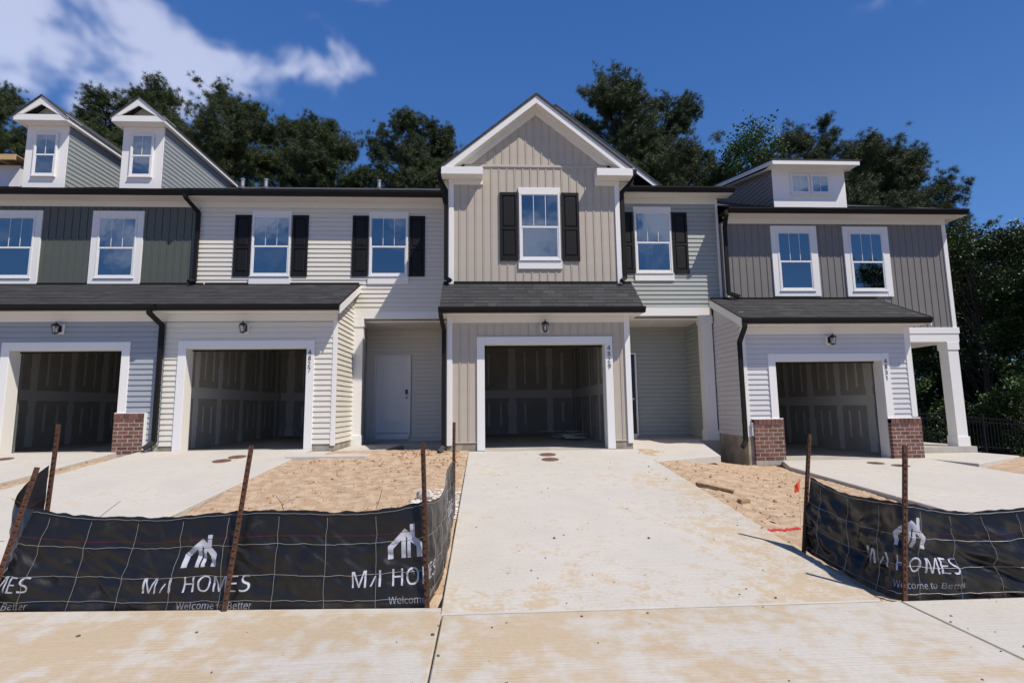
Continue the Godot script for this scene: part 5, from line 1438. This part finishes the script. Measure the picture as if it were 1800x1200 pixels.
func pine(at: Vector3, height: float, wide: float, seed_: int, label: String):
	var t := thing("pine_tree", label, "tree", at, "pine trees behind the houses")
	var r := RandomNumberGenerator.new(); r.seed = seed_
	var wood := MB.new()
	var lean := Vector3(r.randfn() * 0.02, 0, r.randfn() * 0.02)
	var spine := []
	for i in 9: spine.append(at + Vector3(0, height * 0.955 * i / 8.0, 0) + lean * height * pow(i / 8.0, 1.5) + Vector3(r.randfn(), 0, r.randfn()) * 0.05 * i)
	wood.tube(spine, 0.2 + height * 0.006, 0.03, 8)
	var ts := []; var cs := []
	var crown := minf(height * 0.55, wide * 2.3)
	var nb := int(34 + wide * 5)
	for k in nb:
		var f := pow((k + r.randf()) / nb, 0.85)                  # 0 top .. 1 crown base
		var y := height - 0.5 - f * crown
		var si := clampf(y / (height * 0.97) * 8.0, 0, 7.99)
		var root: Vector3 = (spine[int(si)] as Vector3).lerp(spine[int(si) + 1], si - int(si))
		var ang := r.randf() * TAU
		var prof := (0.25 + 1.25 * pow(f, 0.55)) if f < 0.5 else 1.15 - 0.35 * (f - 0.5)
		var l := wide * 0.5 * prof * r.randf_range(0.5, 1.05)
		var rise := lerpf(0.9, 0.05, f) * l * r.randf_range(0.6, 1.2)
		var d := Vector3(cos(ang), 0, sin(ang))
		var tip := root + d * l + Vector3(0, minf(rise, maxf(0.05, at.y + height - root.y - 0.4)), 0)
		var mid := root.lerp(tip, 0.5) - Vector3(0, 0.08 * l, 0)
		wood.tube([root, mid, tip], 0.025 + 0.012 * l, 0.008, 4)
		for j in int(4 + l * 4.2):
			var u := r.randf_range(0.4, 1.0)
			var c := root.lerp(tip, u) + Vector3(r.randfn(), r.randfn() * 0.5 + 0.1, r.randfn()) * (0.12 + 0.17 * l)
			wood.tube([root.lerp(tip, u * 0.85), c], 0.012, 0.006, 3)
			var rad := r.randf_range(0.15, 0.25); var tone := r.randf_range(0.75, 1.35)
			for q in 12 + r.randi() % 6:
				var p := c + Vector3(r.randfn(), r.randfn() * 0.75, r.randfn()) * rad * 0.8 + (d * 0.6 + Vector3(0, 0.55, 0)) * r.randfn() * 0.24
				if p.y > at.y + height + 0.1: continue
				var s := r.randf_range(0.55, 0.85)
				ts.append(Transform3D(Basis(Vector3(r.randfn(), r.randfn(), r.randfn()).normalized(), r.randf() * TAU).scaled(Vector3.ONE * s), p - at))
				var g := tone * r.randf_range(0.85, 1.2); cs.append(Color(g * r.randf_range(0.9, 1.1), g, g * 0.9))
	obj(wood, "trunk", M.bark, t)
	crown_node(t, tufts[seed_ % 3], ts, cs)
	return t
func broadleaf(at: Vector3, height: float, wide: float, seed_: int, label: String, called := "leafy_tree", group := "leafy trees at the wood's edge", low := 0.12, leaf := 0):
	var t := thing(called, label, "tree" if called != "shrub" else "shrub", at, group)
	var r := RandomNumberGenerator.new(); r.seed = seed_
	var wood := MB.new(); var ts := []; var cs := []
	var top := at + Vector3(r.randfn() * 0.3, height * 0.8, r.randfn() * 0.3)
	wood.tube([at, at.lerp(top, 0.5) + Vector3(r.randfn() * 0.15, 0, r.randfn() * 0.15), top], 0.05 + height * 0.013, 0.03, 7)
	var clumps := int(14 + height * wide * 0.75)
	for k in clumps:
		var f := low + (1.0 - low) * pow(r.randf(), 0.8)
		var y := f * height
		var pr := wide * 0.5 * sqrt(maxf(0.06, 1.0 - pow((f - 0.45) / 0.58, 2.0)))
		var ang := r.randf() * TAU; var rad := pr * sqrt(r.randf_range(0.12, 1.15))
		var c := at + Vector3(cos(ang) * rad, y, sin(ang) * rad)
		wood.tube([at.lerp(top, clampf(f - 0.18, 0.02, 0.95)), at.lerp(top, clampf(f - 0.05, 0.05, 0.97)).lerp(c, 0.6), c], 0.035, 0.008, 4)
		var sz := r.randf_range(0.45, 0.95) * clampf(wide / 5.0, 0.4, 1.1); var tone := r.randf_range(0.65, 1.3)
		for q in int(26 * sz + 10):
			var p := c + Vector3(r.randfn(), r.randfn() * 0.65, r.randfn()) * sz * 0.55
			ts.append(Transform3D(Basis(Vector3.UP, r.randf() * TAU).rotated(Vector3.RIGHT, r.randfn() * 0.35).scaled(Vector3.ONE * r.randf_range(0.8, 1.35)), p - at))
			var g := tone * r.randf_range(0.8, 1.2); cs.append(Color(g, g, g * 0.95))
	obj(wood, "trunk", M.bark, t)
	crown_node(t, leafs[leaf], ts, cs)
	return t
func trees():
	for i in 3: tufts.append(tuft_mesh(200 + i))
	leafs = [leaf_mesh(210, Color(0.045, 0.085, 0.022)), leaf_mesh(211, Color(0.075, 0.12, 0.035))]
	var spots = [
		[-28.75, -20, 20.3, 4.6, "pine with its crown rising left of the first dormer"],
		[-25.0, -23, 21.6, 4.2, "open crowned pine seen between the two dormers"],
		[-20.2, -21, 21.3, 4.0, "tall thin topped pine rising just behind the second dormer"],
		[-15.4, -19, 19.1, 5.4, "broad dense pine right of the second dormer ridge"],
		[-12.6, -22, 19.5, 4.2, "pine with a tufted leader behind the cream townhouse roof"],
		[-9.1, -20, 18.3, 5.0, "round headed pine above the first roof vent"],
		[-5.5, -21, 18.9, 5.2, "ragged pine above the second roof vent"],
		[-3.3, -23, 19.2, 3.4, "slim pine half hidden by the beige gable's left rake"],
		[7.9, -18, 20.2, 5.8, "tallest pine, standing behind the beige gable's right rake"],
		[13.2, -21, 20.4, 4.6, "pine with an open side above the sage wall's roof"],
		[23.0, -24, 20.6, 5.2, "pine rising behind the shed dormer"],
		[22.7, -18, 16.4, 4.9, "dark pine just right of the shed dormer"],
		[26.0, -19, 15.6, 5.2, "dark pine above the right end of the taupe house gutter"],
		[28.2, -26, 20.5, 5.0, "distant pine behind the dark pines right of the dormer"],
		[11.2, -26, 19.5, 4.4, "distant pine filling in behind the tallest pine"],
		[18.0, -27, 18.0, 5.0, "distant pine behind the pale leafy tree"],
	]
	var k := 0
	for s in spots:
		pine(Vector3(s[0], yard(s[0], s[1]) - 0.1, s[1]), s[2] + 0.35 - yard(s[0], s[1]), s[3] * 1.17, 300 + k, s[4]); k += 1
	broadleaf(Vector3(14.9, -0.3, -17), 16.3, 5.0, 401, "pale green leafy tree between the pines above the sage wall", "leafy_tree", "leafy trees at the wood's edge", 0.4, 1)
	var b = [[24.6, -14, 11.2, 6.5, "leafy tree whose crown starts just past the taupe house corner"], [27.5, -12, 10.9, 6.5, "leafy tree overhanging the picket fence"], [33.9, -22, 13.6, 8.0, "tall leafy tree deeper in the wood"], [32.0, -16, 12.5, 7.5, "spreading leafy tree far along the picket fence"], [30.0, -26, 15.0, 7.5, "tall leafy tree beyond the picket fence corner"], [37.0, -28, 15.5, 9.0, "deepest leafy tree of the wood"], [21.5, -24, 12.0, 6.5, "leafy tree seen through the side porch"], [27.0, -19, 12.5, 7.0, "leafy tree filling the wood behind the white column"]]
	for q in b:
		broadleaf(Vector3(q[0], yard(q[0], q[1]) - 0.05, q[1]), q[2] - 0.2, q[3], 410 + k, q[4], "leafy_tree", "leafy trees at the wood's edge", 0.06, 0); k += 1
	var sh = [[20.5, -13.5, 3.4, 3.4], [22.5, -16.5, 3.2, 3.4], [24.8, -20.5, 3.6, 4.0], [22.5, -9.5, 3.0, 3.4], [26.0, -10.5, 3.6, 4.0], [28.5, -15.5, 4.2, 4.6], [20.0, -21.5, 3.6, 4.2], [25.5, -24.5, 4.0, 4.6], [31.0, -20.5, 4.6, 5.0], [17.5, -26.5, 4.0, 4.6]]
	var names = ["shrub under the leafy tree behind the near picket fence bay", "shrub behind the middle of the picket fence", "shrub at the picket fence corner", "shrub nearest the street behind the picket fence", "shrub below the overhanging leafy tree", "large shrub deeper behind the picket fence", "shrub seen low through the side porch", "large shrub beyond the fence corner", "large shrub deep in the wood", "shrub beyond the rear picket fence"]
	for i in sh.size():
		broadleaf(Vector3(sh[i][0], yard(sh[i][0], sh[i][1]) - 0.05, sh[i][1]), sh[i][2], sh[i][3], 450 + i, names[i], "shrub", "shrubs of the wood's edge", 0.05, 0)
	for q in [[35.0, -7.0, 12.0, 7.5], [41.0, -3.0, 13.0, 8.0], [39.0, -13.0, 13.5, 8.0], [47.0, -8.0, 14.0, 9.0], [46.0, 4.0, 12.5, 8.0], [54.0, 0.0, 14.0, 9.5], [44.0, -20.0, 15.0, 9.5]]:
		broadleaf(Vector3(q[0], yard(q[0], q[1]) - 0.05, q[1]), q[2], q[3], 500 + k, "leafy tree of the dense wood stretching past the picket fence's far end", "leafy_tree", "leafy trees of the wood's far side", 0.05, 0); k += 1
	# trees across the street that the upper windows mirror
	broadleaf(Vector3(33.0, -0.9, 27.0), 13.0, 8.0, 470, "leafy tree across the street mirrored in the taupe house window", "leafy_tree", "trees across the street", 0.15, 0)
	broadleaf(Vector3(-31.0, -0.9, 22.0), 8.5, 6.0, 471, "small leafy tree across the street mirrored in the dark green house window", "leafy_tree", "trees across the street", 0.15, 0)

# ---------------------------------------------------------------- sky
func cloud_cover() -> ImageTexture:
	var w := 1280; var h := 640
	var f := FastNoiseLite.new(); f.seed = 3; f.frequency = 4.6; f.fractal_octaves = 7; f.fractal_gain = 0.62
	var g := FastNoiseLite.new(); g.seed = 8; g.frequency = 1.1; g.fractal_octaves = 3
	var d := PackedByteArray(); d.resize(w * h * 4)
	# cloud fields as (azimuth, elevation, spread in azimuth, in elevation, strength), degrees; azimuth 0 = into the picture
	var fields = [[-48, 31, 9, 6.5, 1.0], [-40, 28, 6.5, 4.5, 0.85], [-33, 33, 4, 2.6, 0.42], [-31, 27.5, 3.5, 2.5, 0.4], [-25.5, 30.2, 4.0, 2.8, 0.75], [-18.0, 33.0, 3.6, 2.3, 0.9], [-20.8, 36.3, 1.5, 1.2, 0.5], [-13.0, 40.2, 2.2, 1.5, 0.62], [44, 34, 5, 2.2, 0.5], [-75, 35, 16, 8, 0.55], [95, 38, 14, 7, 0.5], [128, 36, 8, 4, 0.45], [170, 31, 8, 4, 0.5], [-160, 34, 9, 5, 0.5], [-125, 30, 14, 7, 0.5], [178, 17, 7, 3, 0.55], [166, 13, 5, 2.2, 0.45], [-163, 20, 6, 3, 0.6], [-147, 15, 8, 3.5, 0.55], [155, 20, 5, 2.2, 0.4], [150, 20, 20, 5, 0.5], [-140, 19, 22, 5, 0.5]]
	for j in h / 2:
		var el := PI * (0.5 - (j + 0.5) / h)
		var eld := rad_to_deg(el); var ce := cos(el); var se := sin(el)
		var near := fields.filter(func(q): return absf(eld - q[1]) < 2.5 * q[3])
		if near.is_empty(): continue
		for i in w:
			var az := TAU * (i + 0.5) / w
			if az > PI: az -= TAU
			var azd := rad_to_deg(az)
			var m := 0.0
			for q in near:
				var da: float = absf(azd - q[0]); if da > 180.0: da = 360.0 - da
				var de: float = eld - q[1]
				var e: float = (da * ce / q[2]) * (da * ce / q[2]) + (de / q[3]) * (de / q[3])
				if e < 6.0: m += q[4] * exp(-e * 0.8)
			if m < 0.02: continue
			var p := Vector3(sin(az) * ce, se * 1.6, -cos(az) * ce)
			p += Vector3(g.get_noise_3dv(p * 3.0), g.get_noise_3dv(p * 3.0 + Vector3(9, 0, 0)), g.get_noise_3dv(p * 3.0 + Vector3(0, 9, 0))) * 0.07
			var n := f.get_noise_3dv(p) * 0.5 + 0.5 + g.get_noise_3dv(p * 1.5) * 0.12
			var a := smoothstep(0.32, 1.1, m * 0.9 + (n - 0.5) * 2.9 * minf(1.0, m * 1.8 + 0.15) + 0.06)
			var k := (j * w + i) * 4
			d[k] = 250; d[k + 1] = 246; d[k + 2] = 240; d[k + 3] = int(clampf(a, 0, 1) * 255)
	var im := Image.create_from_data(w, h, false, Image.FORMAT_RGBA8, d)
	return ImageTexture.create_from_image(im)

func _ready():
	# camera
	var cam := Camera3D.new(); cam.name = "camera"
	add_child(cam)
	cam.transform = Transform3D(Basis(Vector3.UP, deg_to_rad(-2.9)) * Basis(Vector3.RIGHT, deg_to_rad(7.05)) * Basis(Vector3(0, 0, 1), deg_to_rad(-0.68)), Vector3(0, 0.9, 11.0))
	cam.fov = rad_to_deg(2.0 * atan(600.0 / 930.0)); cam.near = 0.05; cam.far = 400.0
	cam.current = true
	# sky and sun
	var env := Environment.new()
	env.background_mode = Environment.BG_SKY
	var sky := Sky.new(); var sm := ProceduralSkyMaterial.new()
	sm.sky_top_color = lin(Color(0.028, 0.096, 0.318)); sm.sky_horizon_color = lin(Color(0.148, 0.342, 0.72)); sm.sky_curve = 0.22
	sm.ground_bottom_color = lin(Color(0.16, 0.13, 0.1)); sm.ground_horizon_color = lin(Color(0.22, 0.22, 0.22))
	sm.sun_angle_max = 0.0
	sm.sky_cover = cloud_cover(); sm.sky_cover_modulate = Color(0.66, 0.645, 0.62)
	sky.sky_material = sm; env.sky = sky
	env.tonemap_mode = Environment.TONE_MAPPER_LINEAR
	env.tonemap_exposure = 1.2
	env.sdfgi_enabled = true; env.ssao_enabled = true; env.ssil_enabled = true
	var we := WorldEnvironment.new(); we.environment = env; we.name = "environment"; add_child(we)
	var sun := DirectionalLight3D.new(); sun.name = "sun"
	add_child(sun)
	sun.light_energy = 1.35; sun.light_color = Color(1.0, 0.96, 0.9); sun.light_angular_distance = 0.53; sun.shadow_enabled = true
	sun.look_at_from_position(Vector3(0.55, 1.0, 0.43) * 50.0, Vector3.ZERO)
	rng.seed = 12
	make_materials()
	ground()
	concrete_work()
	unit1(); unit2(); unit3(); unit4(); unfinished_house()
	lantern(Vector3(-9.02, 2.65, -0.6), "black lantern on the blue grey garage wall")
	lantern(Vector3(-5.18, 2.65, -0.6), "black lantern on the cream garage wall")
	lantern(Vector3(1.245, 2.555, 0.0), "black lantern on the beige garage wall")
	lantern(Vector3(7.82, 2.32, -0.6), "black lantern on the pale lilac garage wall")
	silt_fences()
	iron_fence()
	trees()
	small_things()
